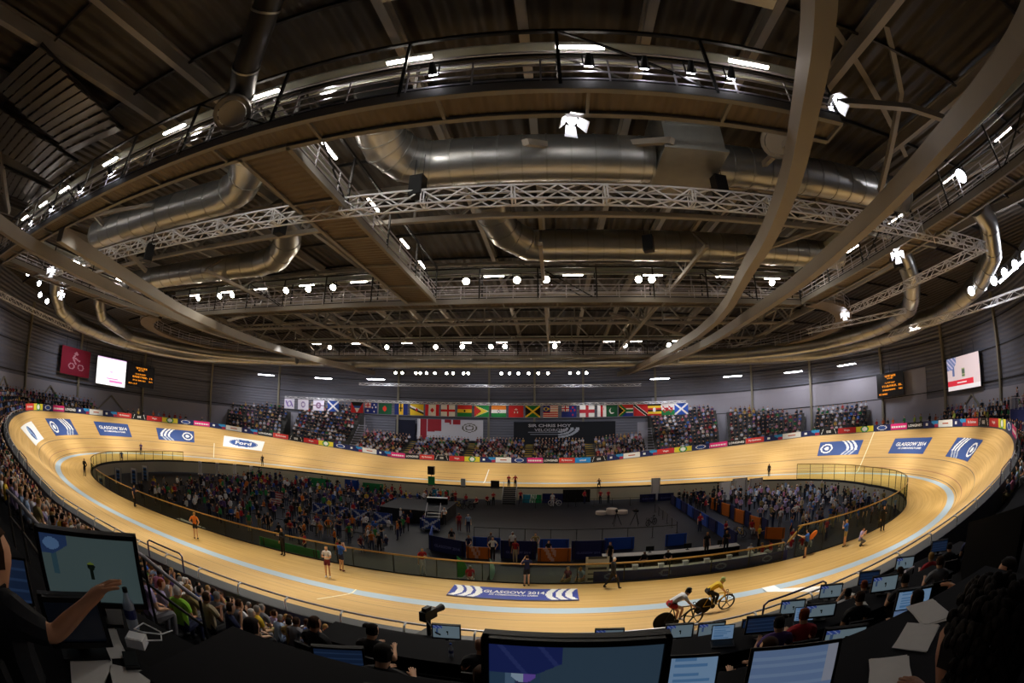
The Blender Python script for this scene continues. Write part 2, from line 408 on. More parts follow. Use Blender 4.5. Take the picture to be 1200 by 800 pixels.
# rafters (north-south)
for i, x in enumerate((-39, -30.2, -21.2, -12.8, -8.5, -4.4, 4.5, 9, 13.3, 17.5, 21.5, 28, 35, 42)):
    pts = [(x, y, RZ(x, y)-.75) for y in np.linspace(-46, 44, 13)]
    b = MB(); b.poly(pts, .34, .08)
    b.poly([(p[0], p[1], p[2]+.62) for p in pts], .34, .08); b.poly([(p[0], p[1], p[2]+.3) for p in pts], .1, .56)
    tag(b.build('roof_rafter', M['steel']), 'long steel rafter under the roof sheets, %s from the left wall' % ORD[i], 'rafter', 'roof rafters')
# purlins
for i, y in enumerate(np.linspace(-44, 40, 15)):
    b = MB(); b.poly([(x, y, RZ(x, y)-.16) for x in np.linspace(-56, 56, 15)], .12, .2)
    tag(b.build('roof_purlin', M['dsteel']), 'thin dark purlin across the roof sheets, %s from the camera side' % ORD[i], 'purlin', 'roof purlins')
def truss_x(y, x0, x1, zt, zb_, n, label, group, w=.2):
    r = empty('roof_truss', (x0, y, zb_), 0, label, 'roof truss', group)
    L = x1-x0; b = MB(); b.bar((0, 0, 0), (L, 0, 0), w*1.3); b.build('bottom_chord', M['steel'], r)
    b = MB(); b.bar((0, 0, zt-zb_), (L, 0, zt-zb_), w*1.3); b.build('top_chord', M['steel'], r)
    b = MB()
    for i in range(n):
        a = L*i/n; c = L*(i+.5)/n; d = L*(i+1)/n
        b.bar((a, 0, 0), (c, 0, zt-zb_), w*.7); b.bar((c, 0, zt-zb_), (d, 0, 0), w*.7)
        if i % 2 == 0: b.bar((c, 0, 0), (c, 0, zt-zb_), w*.6)
    b.build('lattice', M['steel2'], r); return r
for i, (y, zt, z0) in enumerate(((-19, 20.9, 18.8), (-5, 21.3, 18.6), (6, 21.3, 18.6), (14, 21.0, 18.4), (24, 20.3, 18.2), (33, 19.4, 17.6))):
    truss_x(y, -38, 38, zt, z0, 16, 'wide warren roof truss across the hall, %s from the camera' % ORD[i], 'roof trusses')
def truss_y(x, y0, y1, n, label):
    r = empty('cross_truss', (x, y0, 18.4), 0, label, 'roof truss', 'cross trusses'); L = y1-y0
    b = MB(); b.bar((0, 0, 0), (0, L, 0), .24); b.build('bottom_chord', M['steel'], r)
    b = MB(); b.bar((0, 0, 2.0), (0, L, 2.0), .24); b.build('top_chord', M['steel'], r); b = MB()
    for i in range(n):
        a = L*i/n; c = L*(i+.5)/n; d = L*(i+1)/n; b.bar((0, a, 0), (0, c, 2.0), .16); b.bar((0, c, 2.0), (0, d, 0), .16)
    b.build('lattice', M['steel2'], r)
for i, x in enumerate((-36, -16, 9, 19, 36)): truss_y(x, -16, 24, 8, 'lattice truss running away from the camera, %s from the left wall' % ORD[i])
# diagonal struts with a place of their own
ST = [
 ('straight strut crossing behind the floodlight, up to the right-hand roof', [((20.2, -31.9, 21.4), (30.0, -24.9, 21.4))], .3),
 ('bowed strut bridging the two right-hand arched beams', [((18.5, -29.2, 18.6), (22.1, -28.6, 20.2)), ((22.1, -28.6, 20.2), (26, -29.6, 20.4)), ((26, -29.6, 20.4), (27.6, -30.8, 19.4))], .3),
 ('strut from the arched beam to the bowed strut', [((21.8, -33.8, 21.4), (25.2, -30.0, 20.8)), ((25.2, -30, 20.8), (26.6, -24.6, 18.6))], .26),
 ('diagonal strut below the round nozzle on the right', [((18.6, -29.6, 17.6), (19.6, -23.5, 19.4)), ((19.6, -23.5, 19.4), (25, -19.5, 19.6))], .24),
 ('pair of struts joining the arched beams above the second duct', [((21.8, -22, 18.2), (26, -21.4, 18.2)), ((26, -21.4, 18.2), (21.8, -14, 18.4))], .22),
 ('strut propping the left arched beam from the floor of the far catwalk', [((-15.5, -7, 17.4), (-24.5, -3, 17.6))], .24),
 ('bright strut standing on the right arched beam near its far end', [((26.0, 12, 18.2), (16, 9, 20.4))], .24),
 ('V of struts above the left beam by the far lights', [((-26, 20, 17.8), (-19, 19, 20.6)), ((-26, 20, 17.8), (-30, 22, 20.6))], .22),
 ('short pale strut above the left end of the flag row', [((-22.8, 36, 17.2), (-19, 31, 19.5))], .22),
 ('short pale strut above the right end of the flag row', [((21.8, 37, 17.2), (16, 31, 19.8))], .22),
 ('wide diagonal under the left catwalk', [((-21, -29.5, 21.5), (-19, -20, 17.4))], .26),
 ('forked strut at the top left corner', [((-22, -33, 17.9), (-25.5, -36, 21)), ((-22, -33, 17.9), (-20.5, -36.5, 21.2))], .3),
 ('strut from the near catwalk to the top of the left duct', [((-16, -29.6, 17.3), (-12.4, -22, 21))], .22),
 ('V of struts behind the near duct', [((11, -21, 21.6), (8.8, -26, 18.5)), ((11, -21, 21.6), (14.5, -26, 18.7))], .26)]
for lb, sg, w in ST: beamthing('roof_strut', lb, 'strut', sg, w, w, 'steel', 'roof struts')

# ------------------------------------------------------------------ catwalks
def catwalk(label, p, q, wd=2.3, tall=False, dy=False, inner=True):
    p = Vector(p); q = Vector(q); L = (q-p).length; r = empty('catwalk', p, math.atan2(q.y-p.y, q.x-p.x), label, 'catwalk', 'lighting catwalks')
    b = MB(); b.box((L/2, 0, .04), (L, wd, .08)); b.build('deck', M['deck'], r)
    b = MB()
    for sy in (-1, 1):
        b.box((L/2, sy*wd/2, .06), (L, .1, .34)); b.box((L/2, sy*wd/2, -.12), (L, .2, .03))
    n = int(L/4)
    for i in range(n+1): b.box((L*i/n, 0, -.06), (.1, wd, .14))
    b.build('edge_beam', M['steel2'], r)
    for sy in (-1, 1):
        b = MB(); n = int(L/1.9)
        for i in range(n+1): b.bar((L*i/n, sy*wd/2, .1), (L*i/n, sy*wd/2, 1.2), .05)
        for z in (.35, .65, .95, 1.2): b.bar((0, sy*wd/2, z), (L, sy*wd/2, z), .045)
        b.build('railing', M['rail'], r)
    b = MB(); b.box((L/2, -wd/2+.03, .25), (L, .03, .3)); b.box((L/2, wd/2-.03, .25), (L, .03, .3)); b.build('kick_plate', M['dsteel'], r)
    if tall:
        b = MB(); n = max(1, int(L/4.2))
        for sy in (-1, 1):
            for i in range(n+1):
                b.bar((L*i/n, sy*wd/2, .1), (L*i/n, sy*wd/2, 2.6), .1)
            b.bar((0, sy*wd/2, 2.6), (L, sy*wd/2, 2.6), .12)
            for i in range(0, n, 3): b.bar((L*i/n, sy*wd/2, 2.6), (L*(i+1)/n, sy*wd/2, .1), .07)
        b.build('hanger_frame', M['dsteel'], r)
        for y_, z_ in ((.3, 2.5), (.1, 1.9)): b = MB(); b.bar((0, y_, z_), (L, y_, z_), .06); b.build('conduit', M['rail'], r)
        b = MB(); b.box((L/2, wd/2+.25, 2.8), (L, .1, .6)); b.box((L/2, wd/2+.02, 3.06), (L, .5, .06)); b.build('cable_duct', mat('duct_sheet', 'c4c8bc', .5, .15, noise=.1, nscale=1), r)
    return r
ZC = 17
catwalk('near catwalk sweeping over the camera side of the track', (-31, -30.2, ZC), (19.2, -30.2, ZC), 1.15, True)
catwalk('catwalk running from the near one to the one over the infield', (0, -29.7, ZC), (0, -9.1, ZC), 2.2, True)
catwalk('catwalk over the infield with the brightest round floodlights', (-30, -8.0, ZC), (30, -8.0, ZC), 1.3, True)
catwalk('catwalk at the right running away from the camera', (30.7, -36, ZC), (30.7, -9, ZC), 1.6, True)
catwalk('catwalk at the left running away from the camera', (-31.3, -29.7, ZC), (-31.3, -9.1, ZC), 2.2, True)
catwalk('far catwalk under the row of small lights', (-30, 20, ZC), (31, 20, ZC), 1.5, True)
def curvedwalk(label, cx, cy, rx, ry, a0, a1):
    r = empty('catwalk', (cx, cy, ZC), 0, label, 'catwalk', 'lighting catwalks'); n = 16; A = [math.radians(a0+(a1-a0)*i/n) for i in range(n+1)]
    pi_ = lambda a, k: Vector((rx*math.cos(a)*k, ry*math.sin(a)*k, 0)); b = MB(); vs = []
    for a in A: vs += [pi_(a, 1)+Vector((0, 0, -.1)), pi_(a, .87)+Vector((0, 0, -.1)), pi_(a, .87)+Vector((0, 0, .15)), pi_(a, 1)+Vector((0, 0, .15))]
    b.add(vs, [(4*i+k, 4*i+4+k, 4*i+4+(k+1) % 4, 4*i+(k+1) % 4) for i in range(n) for k in range(4)]); b.build('deck', M['decky'], r)
    b = MB()
    for k in (1, .87):
        for a in A: b.bar(pi_(a, k), pi_(a, k)+Vector((0, 0, 1.2)), .05)
        for z in (.5, .85, 1.2): b.tube([pi_(a, k)+Vector((0, 0, z)) for a in A], .028, 5)
    b.build('railing', M['rail'], r)
curvedwalk('curved catwalk joining the right-hand catwalk to the far one', 29, 5, 13, 15, -80, 85)
curvedwalk('curved catwalk joining the left-hand catwalk to the far one', -29, 5, 13, 15, 95, 260)

# ------------------------------------------------------------------ box trusses
def boxtruss(label, p, q, s=.5, t=.07, name='box_truss', m='alu', bay=.9):
    p = Vector(p); q = Vector(q); d = q-p; L = d.length; r = empty(name, p, math.atan2(d.y, d.x), label, 'truss', 'white lighting trusses')
    b = MB()
    for y in (-s/2, s/2):
        for z in (-s/2, s/2): b.tube([(0, y, z), (L, y, z+d.z)], t/2, 6)
    b.build('chord', M[m], r); n = int(L/bay); b = MB()
    for i in range(n):
        a = L*i/n; c = L*(i+1)/n; za = d.z*i/n; zc = d.z*(i+1)/n
        f = 1 if i % 2 else -1
        for y in (-s/2, s/2): b.bar((a, y, za-f*s/2), (c, y, zc+f*s/2), t*.6)
        for z in (-s/2, s/2): b.bar((a, -f*s/2, za+z), (c, f*s/2, zc+z), t*.6)
        if i % 4 == 0:
            for k in (0, .12):
                for z in (-s/2, s/2): b.bar((a+k, -s/2, za+z), (a+k, s/2, za+z), t*.6)
                for y in (-s/2, s/2): b.bar((a+k, y, za-s/2), (a+k, y, za+s/2), t*.6)
    b.build('lacing', M[m], r); return r
boxtruss('long white box truss spanning the hall in front of the near duct', (-28, -25, 17), (38, -24, 17), .62, .085)
boxtruss('white box truss at the right end, running away below the curved duct', (37.7, -24, 17), (37.2, -6.5, 17), .55, .08)
boxtruss('low white box truss along the right wall', (44.5, -24.5, 14.6), (41.5, -7.5, 14.6), .5, .07)
boxtruss('low white box truss along the left wall', (-36, -30, 15.2), (-46, -13, 15.2), .5, .07)
boxtruss('slim truss that carries the row of flags', (-38, 30, 11.25), (30.8, 30, 11.2), .3, .05, bay=.6)
boxtruss('dark slim truss above the row of flags', (-24, 33, 14.3), (24, 33, 14.3), .35, .05, bay=.7)
boxtruss('short truss beside the curved duct at the right', (40, -12, 15.8), (34, -3, 15.8), .4, .05)

# ------------------------------------------------------------------ ducts
def duct(label, pts, r, mt='duct', n=20, ring=1.5, group='silver air ducts'):
    """round galvanised duct with seam rings; pts is its centre line"""
    o = empty('air_duct', pts[0], 0, label, 'duct', group); p0 = 0; P_ = [Vector(p)-Vector(pts[0]) for p in pts]
    b = MB(); D = []                       # resample
    for i in range(len(P_)-1):
        k = max(1, int((P_[i+1]-P_[i]).length/.5)); D += [P_[i].lerp(P_[i+1], t/k) for t in range(k)]
    D.append(P_[-1]); b.tube(D, r, n); acc = 0
    for i in range(1, len(D)-1):
        acc += (D[i]-D[i-1]).length
        if acc >= ring:
            acc = 0; t = (D[i+1]-D[i-1]).normalized(); b.tube([D[i]-t*.04, D[i]+t*.04], r+.03, n, 1)
    b.build('pipe', [M[mt], M['galv']], o, True)
    for e in (0, -1):
        b = MB(); t = (D[1]-D[0]).normalized() if e == 0 else (D[-2]-D[-1]).normalized(); b.tube([D[e], D[e]+t*.12], r+.05, n); b.build('end_flange', M['galv'], o, True)
    return o
def bend(c, r, a0, a1, plane, n=6):
    return [Vector(c)+r*(Vector(plane[0])*math.cos(math.radians(a0+(a1-a0)*i/n))+Vector(plane[1])*math.sin(math.radians(a0+(a1-a0)*i/n))) for i in range(n+1)]
zd = 19.5
near = [(3.2, -27.4, 20.7), (2.6, -26.2, 20.2), (2.7, -24.9, 19.8), (3.4, -23.9, 19.55), (4.4, -23.4, zd), (14.2, -23.3, zd)]
o = duct('big silver duct behind the white truss with an elbow at its left end', near, 1.08, ring=.55)
duct('silver duct continuing from the square box towards the right catwalk', [(17, -23.3, zd), (28.6, -23.3, zd), (30, -23.6, zd-.1)], 1.0, ring=.55)
b = MB()
b.box((0, 0, 0), (2.6, 3.6, 2.5)); b.box((0, 0, 1.3), (2.8, 3.8, .12)); b.box((0, 0, -1.28), (2.8, 3.8, .12)); b.box((0, -1.83, 0), (2.3, .06, .1))
o = b.build('duct_box', M['galv']); o.location = (15.6, -23.9, zd+.35); tag(o, 'square bright sheet metal box in the line of the near duct', 'duct box')
duct('second silver duct over the infield, behind the near duct', [(6.2, -17.4, 20.8), (6.3, -16.2, 20.3), (6.8, -14.6, 19.8), (8.2, -13.2, zd), (9.4, -13, zd), (31.6, -13.2, zd)], 1.02, ring=.8)
duct('left silver duct rising in an elbow beside the long catwalk', [(-22.5, -23.8, zd), (-7.6, -23.6, zd), (-6.2, -24, zd+.15), (-5, -24.9, zd+.5), (-4.3, -26.2, zd+1), (-4.2, -27.4, zd+1.6)], 1.05)
duct('dark silver duct at the left, over the infield', [(-32, -13.6, zd), (-12.4, -13.2, zd), (-10.2, -13.9, zd+.05), (-8.4, -15.4, zd+.4), (-7.4, -17.2, zd+.9), (-7.2, -18.6, zd+1.5)], 1.02)
def ringd(label, s0, s1, off, z, r=.62):
    n = 60; f = lambda s: max(0, min(1, (50-abs(s-124))/22)) if off > -3 else 0
    g_ = lambda s: f(s)**2*(3-2*f(s))
    return [OF(s, off+10.4*g_(s), z+1.9*g_(s)) for s in (s0+(s1-s0)*i/n for i in range(n+1))]
def sring(a, b): return a, b
def ring_duct(label, s0, s1, off, z, lead=None, tail=None, r=.62):
    pts = ringd(label, s0, s1, off, z); pts = (lead or [])+pts+(tail or ([Vector((-44.6, -13, 15.9)), Vector((-41.6, -17.4, 16.5)), Vector((-39.4, -19.6, 17.8)), Vector((-38.4, -20.4, 19.4))] if s1 == 192 else [])); duct(label, pts, r, n=14, ring=1.9, group='ring ducts')
ring_duct('inner ring duct along the right bend, dropping from the roof', 53, 97, -4.6, 16.5, [Vector((35.6, -16.6, 19.8)), Vector((36.6, -16.2, 18.8)), Vector((38.6, -14.8, 17.6)), Vector((40.6, -12.6, 16.8)), Vector((42.4, -10.4, 16.5))], r=.85)
ring_duct('outer ring duct running right round the hall above the flags', 52, 192, -1.6, 15.8, [Vector((37.9, -24.6, 19.7)), Vector((39.4, -24.4, 18.9)), Vector((41.6, -22.8, 17.4)), Vector((43.4, -19.4, 16.3)), Vector((45.4, -14.6, 15.9)), Vector((46.6, -11, 15.8))], r=.88)
ring_duct('inner ring duct along the left bend', 152, 188, -3.6, 16.5, None, [Vector((-43, -7, 16.6)), Vector((-40.4, -11.2, 16.9)), Vector((-38.4, -13.2, 18)), Vector((-37.4, -14, 19.6))], r=.75)
def cone_nozzle(label, p, d, m='dsteel'):
    d = Vector(d).normalized(); p = Vector(p); o = empty('air_nozzle', p, 0, label, 'air nozzle', 'round nozzles')
    b = MB(); b.tube([-d*2.0, -d*.5, -d*.1], [.45, .45, .5], 16); b.build('pipe', M[m], o, True)
    b = MB(); b.tube([-d*.12, d*.06], .72, 18, cap=False); b.tube([d*.06, -d*.12], [.52, .52], 18, cap=True); b.tube([-d*.02, d*.05], [.72, .55], 18, cap=False); b.build('flange', M['steel'], o, True)
cone_nozzle('round air nozzle in front of the top left railing', (-.65, -31.3, 17.8), (.35, -.25, -.8))
duct('dark pipe at the top left leading to the round nozzle', [(2.6, -35.4, 20.4), (1.9, -34.3, 20.1), (1.1, -33.3, 19.5), (.2, -32.3, 18.9), (-.9, -31.0, 19.0)], .5, 'dsteel')
cone_nozzle('round air nozzle beside the right arched beam under the near catwalk', (18.75, -27, 18.5), (-.4, -.55, -.7), 'galv')
# top plant boxes and slatted roof panels
for lb, c, d in (('dark metal plant box above the middle of the near catwalk', (7.05, -34.9, 20.35), (3.8, 4.3, 1.5)), ('dark metal plant box above the right of the near catwalk', (14.95, -34.9, 20.35), (3.5, 4.3, 1.5))):
    o = empty('plant_box', c, 0, lb, 'plant box', 'roof plant boxes'); b = MB(); b.box((0, 0, 0), d); b.build('casing', M['galv'], o)
    b = MB()
    for k in range(4): b.box((0, -d[1]/2+d[1]*(k+.5)/4, -d[2]/2-.04), (d[0]*.94, .12, .1)); b.box((0, d[1]/2+.04, -d[2]/2+d[2]*(k+.5)/4), (d[0]*.94, .1, .1))
    b.build('rib', M['dsteel'], o)
for i, (x, y, w, l) in enumerate(((-11.2, -35.3, 5.0, 7.4), (-16.9, -34.8, 4.3, 7.4), (-22.9, -33.5, 4.3, 7.4))):
    o = empty('slatted_panel', (x, y, 19.95), math.radians(8-8*i), 'slatted silver panel under the roof, %s left of the round nozzle' % ORD[i], 'roof panel', 'slatted roof panels')
    b = MB()
    for k in range(12): b.box((0, -l/2+l*(k+.5)/12, .05*math.sin(k)), (w, l/12*.86, .06), M=Matrix.Rotation(.12, 3, 'X'))
    b.build('slat', mat('slat_metal', '6a655c', .4, .7), o); b = MB(); b.bar((-w/2, -l/2, .1), (-w/2, l/2, .1), .12); b.build('side_bar', M['dsteel'], o); b = MB(); b.bar((w/2, -l/2, .1), (w/2, l/2, .1), .12); b.build('side_bar', M['dsteel'], o)

# ------------------------------------------------------------------ lights
def spot(loc, target, energy, size=60, blend=.6, col=(1, .9, .76), rad=.25):
    d = bpy.data.lights.new('spot', 'SPOT'); d.energy = energy; d.spot_size = math.radians(size); d.spot_blend = blend; d.color = col; d.shadow_soft_size = rad
    o = bpy.data.objects.new('spot', d); COL.objects.link(o); o.location = loc
    o.rotation_euler = (Vector(target)-Vector(loc)).to_track_quat('-Z', 'Y').to_euler(); return o
def tube_light(label, p, rz, L=1.5):
    o = empty('tube_light', p, rz, label, 'tube light', 'fluorescent tube lights'); b = MB(); b.box((0, 0, .05), (L+.06, .16, .07)); b.build('housing', M['white'], o)
    b = MB(); b.box((0, 0, -.01), (L, .12, .05)); b.build('diffuser', M['tube'], o)
TL = [('near catwalk', [((x, -30.3, 19.3), 0) for x in (-26, -21.5, -17.5, -11.25, -5.6, -.43, 5.37, 10.8, 16.5)]),
      ('infield catwalk', [((x, -7.6, 19.3), 0) for x in (-26, -21, -16.5, -11.2, -6, 5.2, 11.2, 17.4, 23.5, 28)]),
      ('cross catwalk', [((.5, y, 19.2), PI/2) for y in (-26, -20.5, -15, -11)]),
      ('right catwalk', [((31.3, y, 19.2), PI/2) for y in (-32, -27, -21, -15.5, -11)]),
      ('left catwalk', [((-30.8, y, 19.2), PI/2) for y in (-27, -21, -15, -10.5)]),
      ('far catwalk', [((x, 20.3, 19.2), 0) for x in (-26, -19, -11, -2.4, 2.6, 9.8, 17.2, 21, 27)])]
for nm, l in TL:
    for i, (p, rz) in enumerate(l): tube_light('lit tube light over the %s, %s along it' % (nm, ORD[i]), p, rz)
def flood(label, p, aim, r=.28, lens='flood', name='floodlight', group='round floodlights'):
    p = Vector(p); d = (Vector(aim)-p).normalized(); o = empty(name, p, 0, label, 'floodlight', group)
    b = MB(); b.tube([-d*.42, -d*.3, -d*.02], [r*.45, r*.7, r*1.05], 14); hs = b.build('housing', M['dark'], o, True)
    b = MB(); b.tube([-d*.02, d*.015], r*.95, 16); b.build('lens', M[lens], hs)
    b = MB(); s_ = d.cross(Vector((0, 0, 1))).normalized()
    b.bar(s_*r*1.15, s_*r*1.15+Vector((0, 0, .5)), .04); b.bar(-s_*r*1.15, -s_*r*1.15+Vector((0, 0, .5)), .04); b.bar(s_*r*1.15+Vector((0, 0, .5)), -s_*r*1.15+Vector((0, 0, .5)), .04); b.build('yoke', M['dark'], o)
    return o
FL = [-23.5, -20.3, -18.6, -12.2, -9.9, -7.5, 3.4, 7.1, 9.2, 15.9, 16.9, 27]
for i, x in enumerate(FL):
    flood('round lit floodlight on the infield catwalk, %s from its left end' % ORD[i], (x, -9.3, 18.4), (x, -30, 3), .26)
FL2 = [-22.8, -13.5, -6.3, -2.6, 1.3, 3.2, 9.8, 19.2, 25.3]
for i, x in enumerate(FL2):
    flood('round lit floodlight on the far catwalk, %s from its left end' % ORD[i], (x, 18.9, 18.4), (x, -20, 2), .3, group='far floodlights')
FL3 = [-14.3, -13.2, -11.0, -10.3, -9.3, -8, -6.2, -5.2, -3.6, -2.9, 2, 3.2, 4.5, 6, 7.4, 8.8, 12, 13.2, 14.4]
for i, x in enumerate(FL3):
    flood('small lamp in the row above the flag truss, %s from the left' % ORD[i], (x, 25.2, 15.5), (x, -12, 2), .2, 'flood', 'small_lamp', 'small lamp row')
for i, x in enumerate((-24, -21.6, -17.3, -12.8, -9.3, 6.5, 10.9, 12.5, 13.9, 15.2)):
    flood('small bright spotlight at the foot of the near railing, %s from the left' % ORD[i], (x, -30.9, 17.75), (x, -20, 8), .13, 'led', 'small_spotlight', 'near catwalk spotlights')
for i, (x, y, z) in enumerate(((44.2, -26, 17.2), (44.4, -24.8, 16.9), (44.2, -23.6, 16.6), (43.8, -22.4, 16.3), (43.4, -21.2, 16.0), (43.2, -20, 15.9), (42.6, -18.8, 15.8), (29.9, -28.6, 18.2))):
    flood('glaring white floodlight in the cluster at the right edge, %s from the edge' % ORD[i], (x, y, z), (5, -20, 0), .38, 'led', 'floodlight', 'right cluster floodlights')
for i, (x, y, z) in enumerate(((-33.5, -26, 17.2), (-34.5, -24, 16.9), (-36, -23, 16.2), (-37, -21.5, 16))):
    flood('white floodlight in the cluster at the left edge, %s from the edge' % ORD[i], (x, y, z), (0, -15, 0), .26, 'led', 'floodlight', 'left cluster floodlights')
o = empty('light_bar', (45.6, -26.2, 17.6), 0, 'long glaring light bar at the right edge beside the bent duct', 'light bar'); b = MB(); b.poly([(0, 0, 0), (-.4, 2.2, -.7), (-1.2, 5, -1.6)], .3, .2); b.build('housing', M['dark'], o); b = MB(); b.poly([(-.1, -.12, -.1), (-.5, 2.1, -.8), (-1.3, 4.9, -1.7)], .26, .12); b.build('lens', M['led'], o)
# barn-door stage lights
def barn(label, p, aim, s=.32):
    p = Vector(p); d = (Vector(aim)-p).normalized(); o = empty('stage_light', p, 0, label, 'stage light', 'barn-door stage lights'); x = d.cross(Vector((0, 0, 1))).normalized(); y = x.cross(d)
    b = MB(); b.tube([-d*.5, d*0], [s*.7, s], 4); b.build('housing', M['dark'], o)
    b = MB(); b.tube([d*0, d*.02], s*.8, 4); b.build('lens', M['led'], o)
    b = MB()
    for a, c in ((x, y), (-x, y), (y, x), (-y, x)):
        q = a*s*.75; b.add([q+c*s*.6, q-c*s*.6, q-c*s*.8+d*.35+a*.22, q+c*s*.8+d*.35+a*.22], [(0, 1, 2, 3)]); b.add([q+c*s*.6+a*.02, q-c*s*.6+a*.02, q-c*s*.8+d*.35+a*.24, q+c*s*.8+d*.35+a*.24], [(3, 2, 1, 0)]); b.build('barn_door', M['white'], o); b = MB()
barn('stage light with white barn doors under the middle of the near catwalk', (10.4, -29.4, 16.85), (11.4, -33, 10), .25)
barn('stage light with white barn doors clamped at the right end of the near catwalk', (19.3, -30.7, 17.9), (21, -36, 10), .3)
barn('stage light hanging below the right catwalk', (30, -21.5, 16.6), (22, -30, 8)); barn('stage light at the end of the right-hand truss', (36.6, -6.4, 16.7), (25, -25, 4))
barn('stage light at the left end of the white truss', (-27.6, -25.4, 16.9), (-15, -35, 6)); barn('stage light beside the left floodlight cluster', (-34, -21, 16.6), (-10, -35, 6))
# loudspeakers
for i, (x, y, z) in enumerate(((-5.1, -20.9, 18.4), (15.2, -16.5, 18.2), (17, -24, 17.9), (31.2, -20, 17.2), (32.6, -19, 17.2), (4.3, -24.6, 17.6), (-12, -25, 16.2))):
    o = empty('loudspeaker', (x, y, z), R.uniform(-.6, .6), 'black loudspeaker hanging under the roof, %s' % ('behind the left duct elbow', 'behind the near duct', 'by the square duct box', 'beside the right arched beam', 'beyond the right arched beam', 'by the elbow of the near duct', 'near the left arched beam')[i], 'loudspeaker', 'roof loudspeakers')
    b = MB(); b.box((0, 0, 0), (.6, .5, .95)); b.box((0, -.26, 0), (.54, .03, .88)); b.build('cabinet', M['black'], o)
    b = MB(); b.bar((-.2, 0, .45), (-.2, 0, 1.6), .03); b.bar((.2, 0, .45), (.2, 0, 1.6), .03); b.build('hanger', M['dark'], o)
# louvred white light panels under the ring ducts
for i, (s, off, z) in enumerate(((160.5, 6, 14.6), (151.5, 7, 14.7), (143, 8, 14.9), (98, 7, 14.8), (88, 6.5, 14.6), (80, 6, 14.4), (73, 6, 14.4))):
    p = OF(s, off, z); o = empty('strip_light', p, face_dir(s), 'long striped white light panel near the wall, %s from the left' % ORD[i], 'strip light', 'striped light panels')
    b = MB(); b.box((0, 0, .06), (3.0, 1.0, .08)); b.build('housing', M['dark'], o); b = MB()
    for k in range(5): b.box((0, -.4+.2*k, 0), (2.9, .1, .05))
    b.build('diffuser', M['led'], o)
# ------------------------------------------------------------------ people
SKIN = [mat('skin_%d' % i, c, .6) for i, c in enumerate(('d9a883', 'c98f68', '8a5a3c', 'e3b897'))]
HAIR = {k: mat('hair_'+k, c, .85, spec=.2) for k, c in dict(dark='17110d', brown='3a2414', fair='a8834a', grey='8d8a86', ginger='7a3a18', white='d6d2ca').items()}
CLX = {'white': 'e6e6ea', 'black': '141417', 'navy': '1a2248', 'blue': '2b5fb8', 'pale blue': '9db4d6', 'red': 'b3202a', 'maroon': '6a1724', 'green': '2f8a45',
      'lime green': '86c22c', 'yellow': 'e0b92a', 'orange': 'd9761f', 'grey': '77777c', 'purple': '55397a', 'pink': 'c77a9a', 'khaki': 'a08f5c', 'lilac': 'b4a6d2', 'teal': '1f7f86', 'denim': '33415e', 'beige': 'b8a888'}
CL = {k: mat('cloth_'+k, c, .85) for k, c in CLX.items()}
ARMS = dict(down=((.05, -.03, -.29), (.07, .05, -.54)), hips=((.17, -.07, -.24), (.05, .07, -.40)), folded=((.05, .07, -.27), (-.17, .24, -.2)), clap=((.07, .1, -.25), (-.12, .33, -.12)),
            up=((.1, .06, .25), (.05, .1, .5)), face=((.1, .17, -.2), (-.1, .24, .1)), lap=((.05, .04, -.28), (-.05, .27, -.36)), desk=((.08, .12, -.25), (-.03, .38, -.2)),
            point=((.06, .26, -.08), (.04, .52, .02)), bars=((.03, .14, -.2), (-.04, .3, -.34)), behind=((.09, -.12, -.26), (-.1, -.2, -.46)), chin=((.04, .16, -.24), (-.12, .22, .06)))
